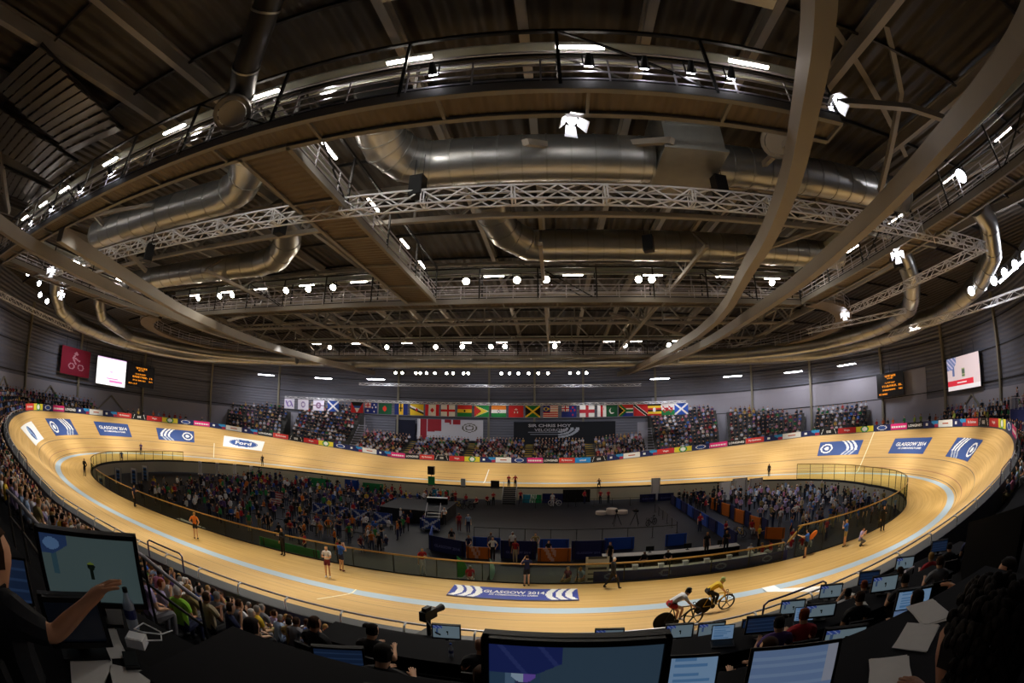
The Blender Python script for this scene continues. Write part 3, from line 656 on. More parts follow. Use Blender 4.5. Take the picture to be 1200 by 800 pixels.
def skeleton(base='stand', la='down', ra='down', lean=0., twist=0., step=0., fingers=False, slim=0., headdrop=0.):
    """one connected skeleton: list of (pos, radius, parent, bone label); local frame x right, y forward, z up, origin on the floor"""
    J = []
    def add(p, r, par, lab): J.append((Vector(p), r, par, lab)); return len(J)-1
    if base == 'sit': hz = .52; P0 = Vector((0, 0, hz))
    elif base == 'crouch': hz = .42; P0 = Vector((0, -.1, hz))
    elif base == 'ride': hz = .97; P0 = Vector((0, -.36, hz))
    else: hz = .95; P0 = Vector((0, 0, hz))
    up = Vector((0, math.sin(lean), math.cos(lean))); fw = Vector((0, math.cos(lean), -math.sin(lean))); g = 1-slim
    pe = add(P0, .125*g, -1, 'hip'); s1 = add(P0+up*.2, .115*g, pe, 'torso'); s2 = add(P0+up*.38, .13*g, s1, 'torso'); nk0 = add(P0+up*.5, .085*g, s2, 'torso')
    hu = (up*(1-headdrop)+Vector((0, .2, 1))*headdrop).normalized(); hf = Vector((0, hu.z, -hu.y))
    nk = add(P0+up*.56+fw*.01, .056, nk0, 'neck'); N0 = P0+up*.56
    h1 = add(N0+hu*.1+hf*.03, .075, nk, 'head'); h2 = add(N0+hu*.17+hf*.02, .093, h1, 'head'); h3 = add(N0+hu*.235+hf*.01, .065, h2, 'head')
    add(N0+hu*.125+hf*.125, .014, h1, 'head')
    for sx, an in ((-1, la), (1, ra)):
        e, w = ARMS[an]; f = lambda v: Vector((v[0]*sx, v[1], v[2]))
        rot = Matrix.Rotation(-lean if an not in ('lap', 'desk', 'bars') else 0, 3, 'X')
        sh = add(P0+up*.465+Vector((sx*.185*g, 0, 0)), .066*g, nk0, 'uarm'); S0 = J[sh][0]; E0 = S0+rot @ f(e); W0 = S0+rot @ f(w)
        m = add((S0+E0)/2, .054*g, sh, 'uarm'); el = add(E0, .043*g, m, 'farm'); fm = add((E0*.6+W0*.4), .041*g, el, 'farm'); wr = add(W0, .028, fm, 'farm')
        d = (W0-E0).normalized(); pl = add(W0+d*.06, .034, wr, 'hand')
        sd = d.cross(Vector((0, 0, 1))); sd = sd.normalized() if sd.length > .1 else Vector((1, 0, 0))
        if fingers:
            cu = d.cross(sd)*(1 if d.cross(sd).z < 0 else -1)
            for k, ln in ((-1.5, .07), (-.5, .085), (.5, .08), (1.5, .06)):
                a = add(W0+d*.1+sd*k*.018, .0095, pl, 'hand'); b = add(W0+d*(.1+ln*.5)+sd*k*.02+cu*.01, .0085, a, 'hand'); add(W0+d*(.1+ln)+sd*k*.02+cu*.03, .007, b, 'hand')
            a = add(W0+d*.045+sd*-sx*.04, .011, pl, 'hand'); add(W0+d*.09+sd*-sx*.058+cu*.01, .008, a, 'hand')
        else: add(W0+d*.14, .017, pl, 'hand')
    for sx in (-1, 1):
        hp = add(P0+Vector((sx*.09, .01, -.05)), .092*g, pe, 'thigh')
        if base == 'sit': k_ = Vector((sx*.12, .44, .5)); a_ = Vector((sx*.12, .40+.06*sx*step, .09)); kr = Vector((0, 1, 0))
        elif base == 'crouch': k_ = Vector((sx*.15, .28, .46 if sx > 0 else .3)); a_ = Vector((sx*.14, .02-.1*(sx < 0), .09))
        elif base == 'ride':
            k_ = Vector((sx*.1, .06 if sx > 0 else .0, .74 if sx > 0 else .58)); a_ = Vector((sx*.11, -.02 if sx > 0 else -.06, .42 if sx > 0 else .18))
        else:
            st = step*sx; k_ = Vector((sx*.1, .03+st*.42+abs(st)*.06, .51)); a_ = Vector((sx*.11, st*.75-(.1 if st < 0 else 0), .085+(.06 if st < 0 else 0)))
        H0 = J[hp][0]; m = add(H0.lerp(k_, .5), .078*g, hp, 'thigh'); kn = add(k_, .056*g, m, 'shin'); c = add(k_.lerp(a_, .35), .054*g, kn, 'shin'); an_ = add(a_, .036, c, 'shin')
        he = add(a_+Vector((0, -.02, -.045)), .034, an_, 'foot'); add(a_+Vector((sx*.015, .13, -.055)), .03, he, 'foot')
    return J
def grow(J, sub=1):
    me = bpy.data.meshes.new('grow'); me.from_pydata([j[0] for j in J], [(i, j[2]) for i, j in enumerate(J) if j[2] >= 0], [])
    ob = bpy.data.objects.new('grow', me); COL.objects.link(ob); sk = ob.modifiers.new('s', 'SKIN'); sk.use_smooth_shade = True
    for i, j in enumerate(J):
        d = me.skin_vertices[0].data[i]; d.radius = (j[1], j[1]); d.use_root = (i == 0)
    if sub: ob.modifiers.new('u', 'SUBSURF').levels = sub
    dg = bpy.context.evaluated_depsgraph_get(); dg.update(); out = bpy.data.meshes.new_from_object(ob.evaluated_get(dg))
    bpy.data.objects.remove(ob); bpy.data.meshes.remove(me); return out
def zones(me, J):
    """label of the nearest bone for every face"""
    n = len(me.polygons); c = np.empty(n*3); me.polygons.foreach_get('center', c); c = c.reshape(-1, 3)
    best = np.full(n, 1e9); lab = np.zeros(n, int); labs = []
    for i, j in enumerate(J):
        if j[2] < 0: continue
        a = np.array(J[j[2]][0]); b = np.array(j[0]); ab = b-a; t = np.clip(((c-a) @ ab)/(ab @ ab+1e-9), 0, 1)
        rr = J[j[2]][1]+(j[1]-J[j[2]][1])*t; d = np.linalg.norm(c-(a+t[:, None]*ab), axis=1)-rr
        u = d < best; best[u] = d[u]; lab[u] = len(labs); labs.append(j[3])
    return c, np.array(labs)[lab]
PROTO = {}
def proto(key, sub=1, shorts=False, longs=False, **k):
    """body mesh with slots skin / hair / top / bottom / shoes"""
    kk = (key, sub, shorts, longs)
    if kk in PROTO: return PROTO[kk]
    J = skeleton(**k); me = grow(J, sub); c, lb = zones(me, J)
    h2 = [j for j in J if j[3] == 'head'][1][0]; h3 = [j for j in J if j[3] == 'head'][2][0]; hu = (h3-h2).normalized(); hf = Vector((0, hu.z, -hu.y))
    pz = J[0][0]; up_ = (J[1][0]-J[0][0]).normalized(); hgt = (c-np.array(pz)) @ np.array(up_)
    lb = lb.astype('<U8'); lb[(lb == 'torso') & (hgt < .075)] = 'hip'
    mi = np.zeros(len(lb), int); q = c-np.array(h2); a = q @ np.array(hu); f = q @ np.array(hf)
    mi[(lb == 'head') & ((a > .03) | ((f < .02) & (a > -.1)))] = 1
    mi[np.isin(lb, ['torso', 'uarm'])] = 2
    if longs: mi[lb == 'farm'] = 2
    mi[np.isin(lb, ['hip', 'thigh'])] = 3; mi[lb == 'shin'] = 0 if shorts else 3; mi[lb == 'foot'] = 4
    me.materials.clear()
    for m in (SKIN[0], HAIR['dark'], CL['white'], CL['navy'], CL['black']): me.materials.append(m)
    me.polygons.foreach_set('material_index', mi); me.polygons.foreach_set('use_smooth', [True]*len(lb)); me.update(); PROTO[kk] = (me, lb, mi); return PROTO[kk]
def shell(name, me, sel, off, m, parent):
    """garment: the selected faces of a body pushed out along their normals, with closed hems"""
    b = MB(); idx = {}; nrm = [v.normal.copy() for v in me.vertices]; edges = {}
    for p in me.polygons:
        if not sel[p.index]: continue
        fv = []
        for v in p.vertices:
            if v not in idx: idx[v] = len(b.v); b.v.append(tuple(me.vertices[v].co+nrm[v]*off))
            fv.append(idx[v])
        b.f.append(tuple(fv)); b.m.append(0); vs = list(p.vertices)
        for x, y in zip(vs, vs[1:]+vs[:1]):
            e = (min(x, y), max(x, y)); edges[e] = edges.get(e, [])+[(x, y)]
    for e, l in edges.items():
        if len(l) == 1:
            x, y = l[0]; n = len(b.v); b.v += [tuple(me.vertices[x].co), tuple(me.vertices[y].co)]; b.f.append((idx[y], idx[x], n, n+1)); b.m.append(0)
    if not b.f: return None
    return b.build(name, m, parent, True)
def person(loc, rz, pose, colors, label, group=None, dressed=False, scale=1., tilt=None, sub=1, shorts=False, longs=False, helmet=None, hairstyle='short'):
    """colors = (skin, hair, top, bottom, shoes) materials"""
    key = pose[0]; me, lb, mi = proto(key+('F' if dressed else ''), sub, shorts, longs, **dict(pose[1], fingers=dressed))
    o = link_mesh('person', me); o.location = loc; o.rotation_euler = (0, 0, rz) if tilt is None else tilt; o.scale = (scale,)*3
    tag(o, label, 'person', group)
    if not dressed:
        for i, m in enumerate(colors): o.material_slots[i].link = 'OBJECT'; o.material_slots[i].material = m
        return o
    for i in range(5): o.material_slots[i].link = 'OBJECT'; o.material_slots[i].material = colors[0]
    hr = shell('helmet' if helmet else 'hair', me, mi == 1, .022 if helmet else .014, helmet or colors[1], o)
    shell('shirt', me, mi == 2, .012, colors[2], o)
    shell('shorts' if shorts else 'trousers', me, mi == 3, .013, colors[3], o); fx = np.array([p.center.x for p in me.polygons])
    for sd in (fx < 0, fx >= 0): shell('shoe', me, (mi == 4) & sd, .01, colors[4], o)
    return o
POSE = {
 'stand': dict(), 'hips': dict(la='hips', ra='hips'), 'folded': dict(la='folded', ra='folded'), 'standclap': dict(la='clap', ra='clap'), 'photo': dict(la='face', ra='face'), 'walk': dict(step=.3), 'stride': dict(step=.42, ra='down'),
 'behind': dict(la='behind', ra='behind'), 'hold': dict(la='clap', ra='down'), 'reach': dict(la='point', ra='down'),
 'sit': dict(base='sit', la='lap', ra='lap'), 'sitlean': dict(base='sit', la='lap', ra='lap', lean=.28), 'sitclap': dict(base='sit', la='clap', ra='clap'), 'sitdesk': dict(base='sit', la='desk', ra='desk', lean=.12),
 'sitphoto': dict(base='sit', la='face', ra='face'), 'situp': dict(base='sit', la='up', ra='lap'), 'sitchin': dict(base='sit', la='lap', ra='chin', lean=.1), 'sitpoint': dict(base='sit', la='desk', ra='point', lean=.05),
 'crouch': dict(base='crouch', la='face', ra='face', lean=.25), 'ride': dict(base='ride', la='bars', ra='bars', lean=1.2, slim=.05, headdrop=.75), 'standup': dict(la='up', ra='down')}
def P(k): return (k, POSE[k])
def pick(d): return R.choice(list(d.values()))
# low-polygon body for crowds nobody could count
def lowbody(sit=True):
    b = MB(); zs = .5 if sit else .95; b.m
    b.tube([(0, 0, zs-.05), (0, .01, zs+.25), (0, .01, zs+.5)], [.15, .15, .13], 6, 2)
    b.ball((0, .03, zs+.68), (.085, .1, .125), 6, 5, 0); b.ball((0, .0, zs+.71), (.095, .1, .115), 6, 5, 1)
    for sx in (-1, 1):
        b.tube([(sx*.18, 0, zs+.45), (sx*.23, .04, zs+.17), (sx*.1, .26, zs+.1)], [.055, .045, .035], 5, 2)
        b.tube([(sx*.1, .25, zs+.1), (sx*.03, .34, zs+.1)], .04, 5, 0)
        if sit: b.tube([(sx*.09, 0, .5), (sx*.11, .42, .5), (sx*.11, .4, .06)], [.09, .065, .045], 5, 3)
        else: b.tube([(sx*.09, 0, .95), (sx*.1, .02, .5), (sx*.1, 0, .05)], [.09, .065, .05], 5, 3)
    return np.array(b.v), b.f, np.array(b.m)
LOW = {True: lowbody(True), False: lowbody(False)}
TOPS_FAR = ['d8d8e0']*3+['20222c']*9+['8fa6cf', 'b33038', 'c9a24a', '3b66b0', '5a3a70', '6b6f78', 'b6b0c8', '2f7a4a', 'c98aa0', '2a2f50', '7a2530', 'd8d0c0', '40444e']
HAIR_FAR = ['1a120d']*4+['3a2414']*4+['a8834a', '8d8a86', '6a3a1c', 'cfc8bc']; SK_FAR = ['d9a883', 'c98f68', 'e3b897', 'b98058']
BOT_FAR = ['1c2030', '14151a', '3a4460', '5a5548', '22232c']
def crowd(name, spots, label, group=None):
    """spots = (x, y, z, rz, sit, top colour or None)"""
    V, F, C_ = [], [], []; n = 0
    for x, y, z, rz, sit, top in spots:
        v, f, m = LOW[sit]; s_ = R.uniform(.93, 1.06); c, s = math.cos(rz), math.sin(rz)
        w = np.stack([(v[:, 0]*c-v[:, 1]*s)*s_+x, (v[:, 0]*s+v[:, 1]*c)*s_+y, v[:, 2]*s_+z], 1); V.append(w)
        cc = [lin(R.choice(SK_FAR)), lin(R.choice(HAIR_FAR)), lin(top or R.choice(TOPS_FAR)), lin(R.choice(BOT_FAR))]
        F += [tuple(i+n for i in q) for q in f]; C_ += [cc[k] for k in m]; n += len(v)
    b = MB(); b.v = [tuple(p) for p in np.concatenate(V)]; b.f = F; b.m = [0]*len(F); b.c = C_
    o = b.build(name, M['cloth']); return tag(o, label, 'crowd', group, 'stuff')
# ------------------------------------------------------------------ printed boards on the rim of the track
WHT, NVY, RED_, PNK, BLK, YEL, GRN, BLU = lin('f2f2f2'), lin('18245e'), lin('d23a36'), lin('e0257f'), lin('101014'), lin('e8d83a'), lin('2c9a44'), lin('1f8fe0')
def d_em(u, v): return RED_
def d_pk(u, v): return WHT if .33 < v < .62 and .05 < u < .95 and int(u*34) % 5 else PNK
def d_lo(u, v): return BLK
def d_bk(u, v): return WHT if abs(u-.08-.12*v) < .012 or abs(u-.92+.12*v) < .012 else BLK
def d_yg(u, v):
    if (u-.5)**2*6+(v-.5)**2 < .14: return WHT
    return GRN if (u-.5)**2*5+(v-.5)**2 < .3 else YEL
def d_fo(u, v):
    e = (u-.5)**2*9+(v-.5)**2*5
    return WHT if .5 < e < .75 else (lin('2d4f9c') if e < .5 else NVY)
def d_tr(u, v): return (lin('b02a4a') if u > .75 and v < .5 else (lin('2b8fd0') if u > .55 and v > 1.6-u*1.6 else (WHT if (u-.25)**2*7+(v-.5)**2 < .05 else NVY)))
def d_wh(u, v): return lin('c46a50') if abs(v-.5) < .06 and .3 < u < .7 else WHT
def d_vi(u, v): return lin('c8282c')
def d_un(u, v): return BLU
BD = dict(EM=('red', d_em, 'Fly Emirates'), PK=('pink', d_pk, None), LO=('black', d_lo, 'LONGINES'), BK=('black', d_bk, 'SSE'), YG=('yellow and green', d_yg, None), FO=('navy', d_fo, None),
          TR=('navy and blue', d_tr, None), WH=('white', d_wh, None), VI=('crimson', d_vi, 'Virgin'), UN=('sky blue', d_un, 'unicef'))
DESC = dict(EM='red board with white italic lettering', PK='pink board with a pale stripe of lettering', LO='black board with white capital lettering', BK='black board with slanted white ends', YG='yellow and green board with a white flower', FO='navy board with an oval badge',
            TR='navy board with blue and red corners', WH='white board with a faint red line', VI='crimson board with white lettering', UN='sky blue board with white lettering')
seq = ['EM', 'YG', 'FO', 'PK', 'LO', 'TR', 'WH', 'TR', 'EM', 'BK', 'VI', 'YG', 'FO', 'PK', 'TR', 'WH', 'TR', 'LO', 'EM', 'BK', 'VI', 'YG', 'FO', 'TR', 'WH', 'TR', 'PK', 'LO', 'EM', 'BK', 'VI', 'YG',
       'TR', 'WH', 'FO', 'PK', 'LO', 'EM', 'UN', 'BK', 'TR', 'WH', 'TR', 'VI', 'YG', 'FO', 'PK', 'LO', 'EM', 'TR', 'WH', 'TR', 'BK', 'VI', 'YG', 'FO', 'PK', 'LO', 'TR', 'WH', 'TR', 'EM', 'BK', 'VI', 'YG', 'FO', 'PK', 'LO', 'EM']
bw = 2.42; cnt = {}
for i, k in enumerate(seq):
    s = 202.6-bw*i; cnt[k] = cnt.get(k, 0)+1
    a = ED(s, .32, .06); c = ED(s-bw+.04, .32, .06)
    r = (c-a); fn = flat((0, 0, 0), r, (0, 0, .78))
    o = paint('advertising_board', fn, BD[k][1], 34, 10, M['print'], None, .05, False); o.location = a
    tag(o, '%s, %s such along the rim' % (DESC[k], ORD[cnt[k]-1]), 'advertising board', 'boards around the track rim')
    if BD[k][2]:
        asp = text2d(BD[k][2], True)[2]; h = .42; w_ = min(.86, h*.78*asp/bw); h2 = w_*bw/asp/.78
        letters('lettering', BD[k][2], fn, (.5-w_/2, .5-h2/2, .5+w_/2, .5+h2/2), M['white'], o, eps=.035)
# printed decals lying on the track
def on_track(s0, s1, w0, w1, lift=.02):
    return lambda u, v: (TR(s0+(s1-s0)*u, w0+(w1-w0)*v, lift), TRN(s0+(s1-s0)*u, w0+(w1-w0)*v))
DB = lin('2c4a8c')
def sw(us):                     # curved white ribbons that fold at mid height
    def f(u, v):
        for a in us:
            t = u-a-(.10*(v-.35)**2*4 if v > .35 else (.35-v)*.35)
            if 0 < t < .055: return WHT if v > .35 else lin('aab4c8')
        return None
    return f
def dec_a(flip, ring):
    r = sw((.08, .18, .28)) if True else None
    def f(u, v):
        if flip: u = 1-u
        c = r(u, v)
        if c: return c
        e = ((u-.82)*2.4)**2+(v-.5)**2
        if .06 < e < .11 or e < .015: return WHT
        return DB
    return f
def dec_ford(u, v):
    e = ((u-.5)/.36)**2+((v-.5)/.34)**2
    return lin('2a4f96') if e < .82 else (lin('c9d2e4') if e < .9 else (lin('2a4f96') if e < 1 else WHT))
def dec_badge(u, v):
    e = ((u-.5)*2.3)**2+(v-.5)**2
    return WHT if e > .14 else (lin('7f9cc4') if e > .11 or (abs(u-.5+.15*(v-.5)) < .05) or (v > .5 and u < .5) else lin('1d3a7c'))
def plain(u, v): return DB
def decal(label, s0, s1, w0, w1, fn, nu=56, nv=24, texts=()):
    f = on_track(s0, s1, w0, w1); b = TR((s0+s1)/2, (w0+w1)/2, 0)
    g = lambda u, v: (f(u, v)[0]-b, f(u, v)[1])
    o = paint('track_decal', g, fn, nu, nv, M['print'], None, .012, True); o.location = b
    tag(o, label, 'decal', 'printed decals on the track')
    for t, bx in texts: letters('lettering', t, g, bx, M['white'], o, eps=.014)
    return o
decal('white decal with a round blue badge, first on the left bend', 208.9, 203.4, 3.05, 5.65, dec_badge)
decal('blue decal with white ribbons on its far side, second on the left bend', 198.8, 192.75, 3.08, 5.8, dec_a(True, 1))
decal('blue decal with white lettering on the left bend', 188.05, 181.9, 3.1, 5.75, plain, texts=(('GLASGOW 2014', (.1, .48, .92, .72)), ('XX COMMONWEALTH GAMES', (.2, .28, .85, .4))))
decal('blue decal with white ribbons on its near side, left of the white oval one', 177.2, 171.15, 3.05, 5.6, dec_a(False, 1))
fo = decal('white decal with a blue oval badge on the far track', 166.45, 160.0, 2.95, 5.5, dec_ford, 80, 30)
_f = on_track(166.45, 160, 2.95, 5.5); _b = Vector(fo.location); letters('lettering', 'Ford', lambda u, v: (_f(u, v)[0]-_b, _f(u, v)[1]), (.3, .36, .7, .68), M['white'], fo, eps=.02)
decal('blue decal with a round crest and ribbons before the line on the right bend', 76.4, 70.4, 3.05, 5.62, dec_a(True, 1))
decal('blue decal with white lettering on the right bend', 65.7, 59.65, 3.08, 5.55, plain, texts=(('GLASGOW 2014', (.1, .48, .92, .72)), ('XX COMMONWEALTH GAMES', (.2, .28, .85, .4))))
decal('blue decal with white ribbons, last on the right bend', 55.0, 48.95, 3.0, 5.55, dec_a(False, 1))
def dec_big(u, v):
    x = min(u, 1-u); B_ = lin('2a3fa0')
    for a in (.0, .075, .15):
        t = x-a-.05*(1-(2*v-1.0)**2)*(1) ; t += .06*max(0, .3-v)
        if 0 < t < .052 and v > .1: return WHT
    return lin('3a3f66') if v < .09 else B_
near_d = MB
fN = lambda u, v: (Vector((4.83+6.17*u+(.1 if False else 0), -20.3+1.95*v+.06*(2*u-1)**2, (-20.3+1.95*v+22)*-.07+.03)), Vector((0, 0, 1)))
bN = Vector((7.9, -19.3, -.17)); gN = lambda u, v: (fN(u, v)[0]-bN, fN(u, v)[1])
o = paint('track_decal', gN, dec_big, 110, 24, M['print'], None, .012, True); o.location = bN
tag(o, 'long blue decal with white lettering on the near safety zone', 'decal', 'printed decals on the track')
letters('lettering', 'GLASGOW 2014', gN, (.26, .5, .74, .74), M['white'], o, eps=.014); letters('lettering', 'XX COMMONWEALTH GAMES', gN, (.31, .32, .69, .44), M['white'], o, eps=.014)

# ------------------------------------------------------------------ flags and hall screens
def hexes(**k): return {a: lin(b) for a, b in k.items()}
H = lin
def saltire(bg, x, w=.09):
    return lambda u, v: H(x) if min(abs(u-v), abs(u-1+v)) < w*1.2 else H(bg)
def jack(u, v):
    u, v = u*2, (v-.5)*2
    if abs(u-.5) < .1 or abs(v-.5) < .12: return H('c8202c')
    if abs(u-.5) < .18 or abs(v-.5) < .22: return H('f4f4f4')
    if min(abs(u-v), abs(u-1+v)) < .06: return H('c8202c')
    if min(abs(u-v), abs(u-1+v)) < .16: return H('f4f4f4')
    return H('1a2a6c')
def f_aus(u, v): return jack(u, v) if u < .5 and v > .5 else (H('f4f4f4') if (u-.25)**2*3+(v-.25)**2 < .014 or min((u-a)**2*3+(v-b)**2 for a, b in ((.75, .82), (.62, .55), (.88, .6), (.75, .18))) < .006 else H('1a2f86'))
def f_nz(u, v): return jack(u, v) if u < .5 and v > .5 else (H('c8202c') if min((u-a)**2*3+(v-b)**2 for a, b in ((.75, .82), (.63, .55), (.87, .6), (.75, .2))) < .008 else H('1a2f86'))
def f_can(u, v): return H('d8222e') if u < .25 or u > .75 or (abs(u-.5)*1.5+abs(v-.5) < .24) else H('f4f4f4')
def f_eng(u, v): return H('d8222e') if abs(u-.5) < .08 or abs(v-.5) < .12 else H('f4f4f4')
def f_nir(u, v): return H('c03040') if abs(u-.5) < .09 or abs(v-.5) < .13 or (abs(u-.5)*1.4+abs(v-.5) < .2) else H('f4f4f4')
def f_gha(u, v): return H('101010') if (u-.5)**2*3+(v-.5)**2 < .012 else (H('d0302c') if v > .66 else H('f0c828') if v > .33 else H('14803c'))
def f_guy(u, v):
    d = abs(v-.5)*2
    return H('d0302c') if u < .45*(1-d) else H('101010') if u < .5*(1-d) else H('f0d040') if u < .95*(1-d) else H('f4f4f4') if u < 1.02*(1-d) else H('1e8a44')
def f_ind(u, v): return H('22307c') if .01 < (u-.5)**2*2.6+(v-.5)**2 < .02 else (H('f08a2c') if v > .66 else H('f4f4f4') if v > .33 else H('1e8a44'))
def f_iom(u, v): return H('e8e0d8') if abs((u-.5)**2*2.4+(v-.5)**2-.035) < .018 and int(math.atan2(v-.5, u-.5)*3/PI+6) % 2 else H('d0282c')
def f_jam(u, v):
    if min(abs(u-v), abs(u-1+v)) < .09: return H('f0d030')
    return H('157a3c') if abs(v-.5) > abs(u-.5) else H('101010')
def f_mal(u, v):
    if u < .48 and v > .45: return H('f0d030') if .012 < (u-.2)**2+(v-.72)**2 < .026 or (u-.34)**2+(v-.72)**2 < .006 else H('1a2a7c')
    return H('cc2a34') if int(v*14) % 2 else H('f4f4f4')
def f_pak(u, v):
    if u < .25: return H('f4f4f4')
    return H('f4f4f4') if (u-.62)**2*2.3+(v-.5)**2 < .07 and (u-.67)**2*2.3+(v-.56)**2 > .055 else H('0f5a34')
def f_rsa(u, v):
    d = abs(v-.5)
    if u < .36-d*.9: return H('101010')
    if u < .44-d*.9: return H('f0c030')
    if d < .12 or abs(u-.55+d*.9) < .1 and u < .56: return H('14803c')
    if d < .18: return H('f4f4f4')
    return H('d0302c') if v > .5 else H('1f3c9c')
def f_tri(u, v):
    t = u-1+v+.0
    t = u-(1-v)
    return H('101010') if abs(t) < .1 else H('f4f4f4') if abs(t) < .16 else H('d0242c')
def f_uga(u, v): return H('f4f4f4') if (u-.5)**2*2.6+(v-.5)**2 < .035 else (H('101010'), H('f0d030'), H('d0302c'))[2-int(v*6) % 3 if True else 0]
def f_wal(u, v): return H('cc2a34') if abs(v-.52-.1*math.sin(u*14)) < .22 and .12 < u < .88 and (int(u*9)+int(v*6)) % 4 else (H('f4f4f4') if v > .45 else H('1f8a4c'))
def f_ant(u, v):
    d = abs(u-.5)*2
    if d > v*1.05: pass
    if d > 1-(1-v)*.95: return H('d0242c')
    return H('d0242c') if d > v else H('101010') if v > .66 else (H('2a5ab0') if v > .45 else H('f4f4f4'))
def f_bgd(u, v): return H('e0402c') if (u-.45)**2*2.6+(v-.5)**2 < .055 else H('165a3c')
def f_brb(u, v): return H('1a2f7c') if u < .33 or u > .67 else (H('101010') if abs(u-.5) < .05 and v > .3 or abs(v-.62) < .05 and abs(u-.5) < .12 else H('f0c020'))
def f_bru(u, v):
    t = v-.75+.5*u
    return H('c83030') if (u-.5)**2*2.5+(v-.5)**2 < .02 else H('f4f4f4') if 0 < t < .16 else H('101010') if -.16 < t <= 0 else H('f0d030')
def f_games(k):
    return lambda u, v: H(('8a76c0', '9a86b8', '8a6a8c')[k]) if (abs((u-.5)**2*2+(v-.5)**2-.06) < .02+.01*k or (abs(v-.5) < .05 and k == 2) or (int(u*7+v*3) % 3 == 0 and k == 0 and .2 < v < .8)) else H('e8e4f2')
def f_mlt(u, v): return H('f4f4f4') if u < .5 else H('c8202c')
FLAGS = [(-37.0, f_games(0), 'white ceremonial flag with violet marks, first in the row'), (-33.9, f_games(1), 'white ceremonial flag with a violet ring, second in the row'), (-30.6, f_games(2), 'white ceremonial flag with a plum bar, third in the row'), (-27.6, saltire('20489c', 'f4f4f4'), 'blue flag with a white diagonal cross near the left end'),
 (-22.9, f_ant, 'red flag with a black, blue and white wedge'), (-20.3, f_aus, 'dark blue flag with white stars and a corner cross'), (-17.7, f_bgd, 'dark green flag with a red disc'), (-14.9, f_brb, 'blue flag with a yellow middle band'), (-12.2, f_bru, 'yellow flag with a white and black diagonal'), (-9.6, f_can, 'red and white flag with a red leaf'),
 (-7, f_eng, 'white flag with a plain red cross'), (-4.3, f_gha, 'red, yellow and green flag with a black star'), (-1.6, f_guy, 'green flag with a red and yellow arrowhead'), (1.1, f_ind, 'orange, white and green flag with a small wheel'), (3.8, f_iom, 'red flag with a white three-legged mark'), (6.4, f_jam, 'green and black flag with a yellow diagonal cross'),
 (9.15, f_mal, 'red and white striped flag with a blue corner'), (12, f_nz, 'blue flag with red stars and a corner cross'), (14.8, f_nir, 'white flag with a red cross and central star'), (16.9, f_mlt, 'narrow white and red flag'), (18.4, f_pak, 'dark green flag with a white crescent'), (20.9, f_rsa, 'flag with a green Y between red and blue'), (23.3, f_tri, 'red flag with a black and white diagonal'),
 (25.5, f_uga, 'black, yellow and red striped flag'), (27.7, f_wal, 'white and green flag with a red dragon shape'), (30.0, saltire('2a5ac4', 'f4f4f4'), 'blue flag with a white diagonal cross at the right end')]
for i, (x, fn, lb) in enumerate(FLAGS):
    w_ = 1.0 if 'narrow' in lb else 2.3; ph = R.random()*6
    g = lambda u, v: (Vector((u*w_-w_/2, .06*math.sin(u*7+ph)*(1-v)+.02*math.sin(v*5+ph), -1.8*(1-v))), Vector((0, -1, 0)))
    o = paint('national_flag' if 'ceremonial' not in lb else 'ceremonial_flag', g, fn, 30, 20, M['cloth'], None, .012); o.location = (x, 30, 10.98)
    tag(o, lb+', hung from the slim truss' if len(lb.split()) < 12 else lb, 'flag', 'flags hung from the slim truss')
def onwall(name, label, cat, s0, s1, z0, z1, fn, nu, nv, m, depth=.25, off=1.0, frame=None):
    """panel facing the hall, spanning wall positions s0..s1"""
    a = WP(s0, z0, off); c = WP(s1, z0, off); g = flat((0, 0, 0), c-a, (0, 0, z1-z0))
    r = empty(name, a, 0, label, cat); paint('panel', g, fn, nu, nv, m, r, .03, False)
    n = (c-a).cross(Vector((0, 0, 1))).normalized(); b = MB(); d = c-a
    b.add([-n*.03, d-n*.03, d-n*depth, -n*depth]+[v+Vector((0, 0, z1-z0)) for v in (-n*.03, d-n*.03, d-n*depth, -n*depth)], [(0, 1, 2, 3), (7, 6, 5, 4), (0, 4, 5, 1), (1, 5, 6, 2), (2, 6, 7, 3), (3, 7, 4, 0)])
    b.build('casing', M['black'], r)
    for t in (.15, .5, .85): b = MB(); b.bar(d*t-n*.15+Vector((0, 0, z1-z0)), d*t-n*.15+Vector((0, 0, z1-z0+1.6)), .05); b.build('hanger', M['dark'], r)
    return r, g
def nearest_s(x, y):
    return min((i*LT/2000 for i in range(2000)), key=lambda s: (WP(s, 0).xy-Vector((x, y))).length)
def scr_left(u, v): return H('f080c0') if (.12 < v < .2 and .45 < u < .9) or (.24 < v < .28 and .35 < u < .75) else (H('e6c0ee') if (u-.5)**2+(v-.5)**2 < .002 or v > .97 else H('ffffff'))
def scr_right(u, v):
    if v < .14: return H('e8e0e0')
    if .14 < v < .3 and u < .8: return H('d83040') if not (.2 < v < .24 and .3 < u < .6) else H('f0e0e0')
    if v > .62 and u < .3 and v > .5+u: return H('6a78a8') if int(u*30+v*20) % 3 else H('c0b8d0')
    if abs(u-.5) < .04 and .38 < v < .62: return H('50604a') if int(v*40) % 3 else H('9aa070')
    if abs(u-.2) < .03 and .42 < v < .7: return H('5a6a9c')
    return H('d8c4c4')
rr = random.Random(3)
def scr_board(rows):
    tab = {}
    def f(u, v):
        for (y0, y1, x0, x1) in rows:
            if y0 < v < y1 and x0 < u < x1:
                k = (int(u*60), int((v-y0)/(y1-y0)*3), y0)
                if k not in tab: tab[k] = rr.random() < .72
                if int(u*60) % 4 == 3: return H('080604')
                return H('ff9c28') if tab[k] else H('3a1c04')
        return H('070709')
    return f
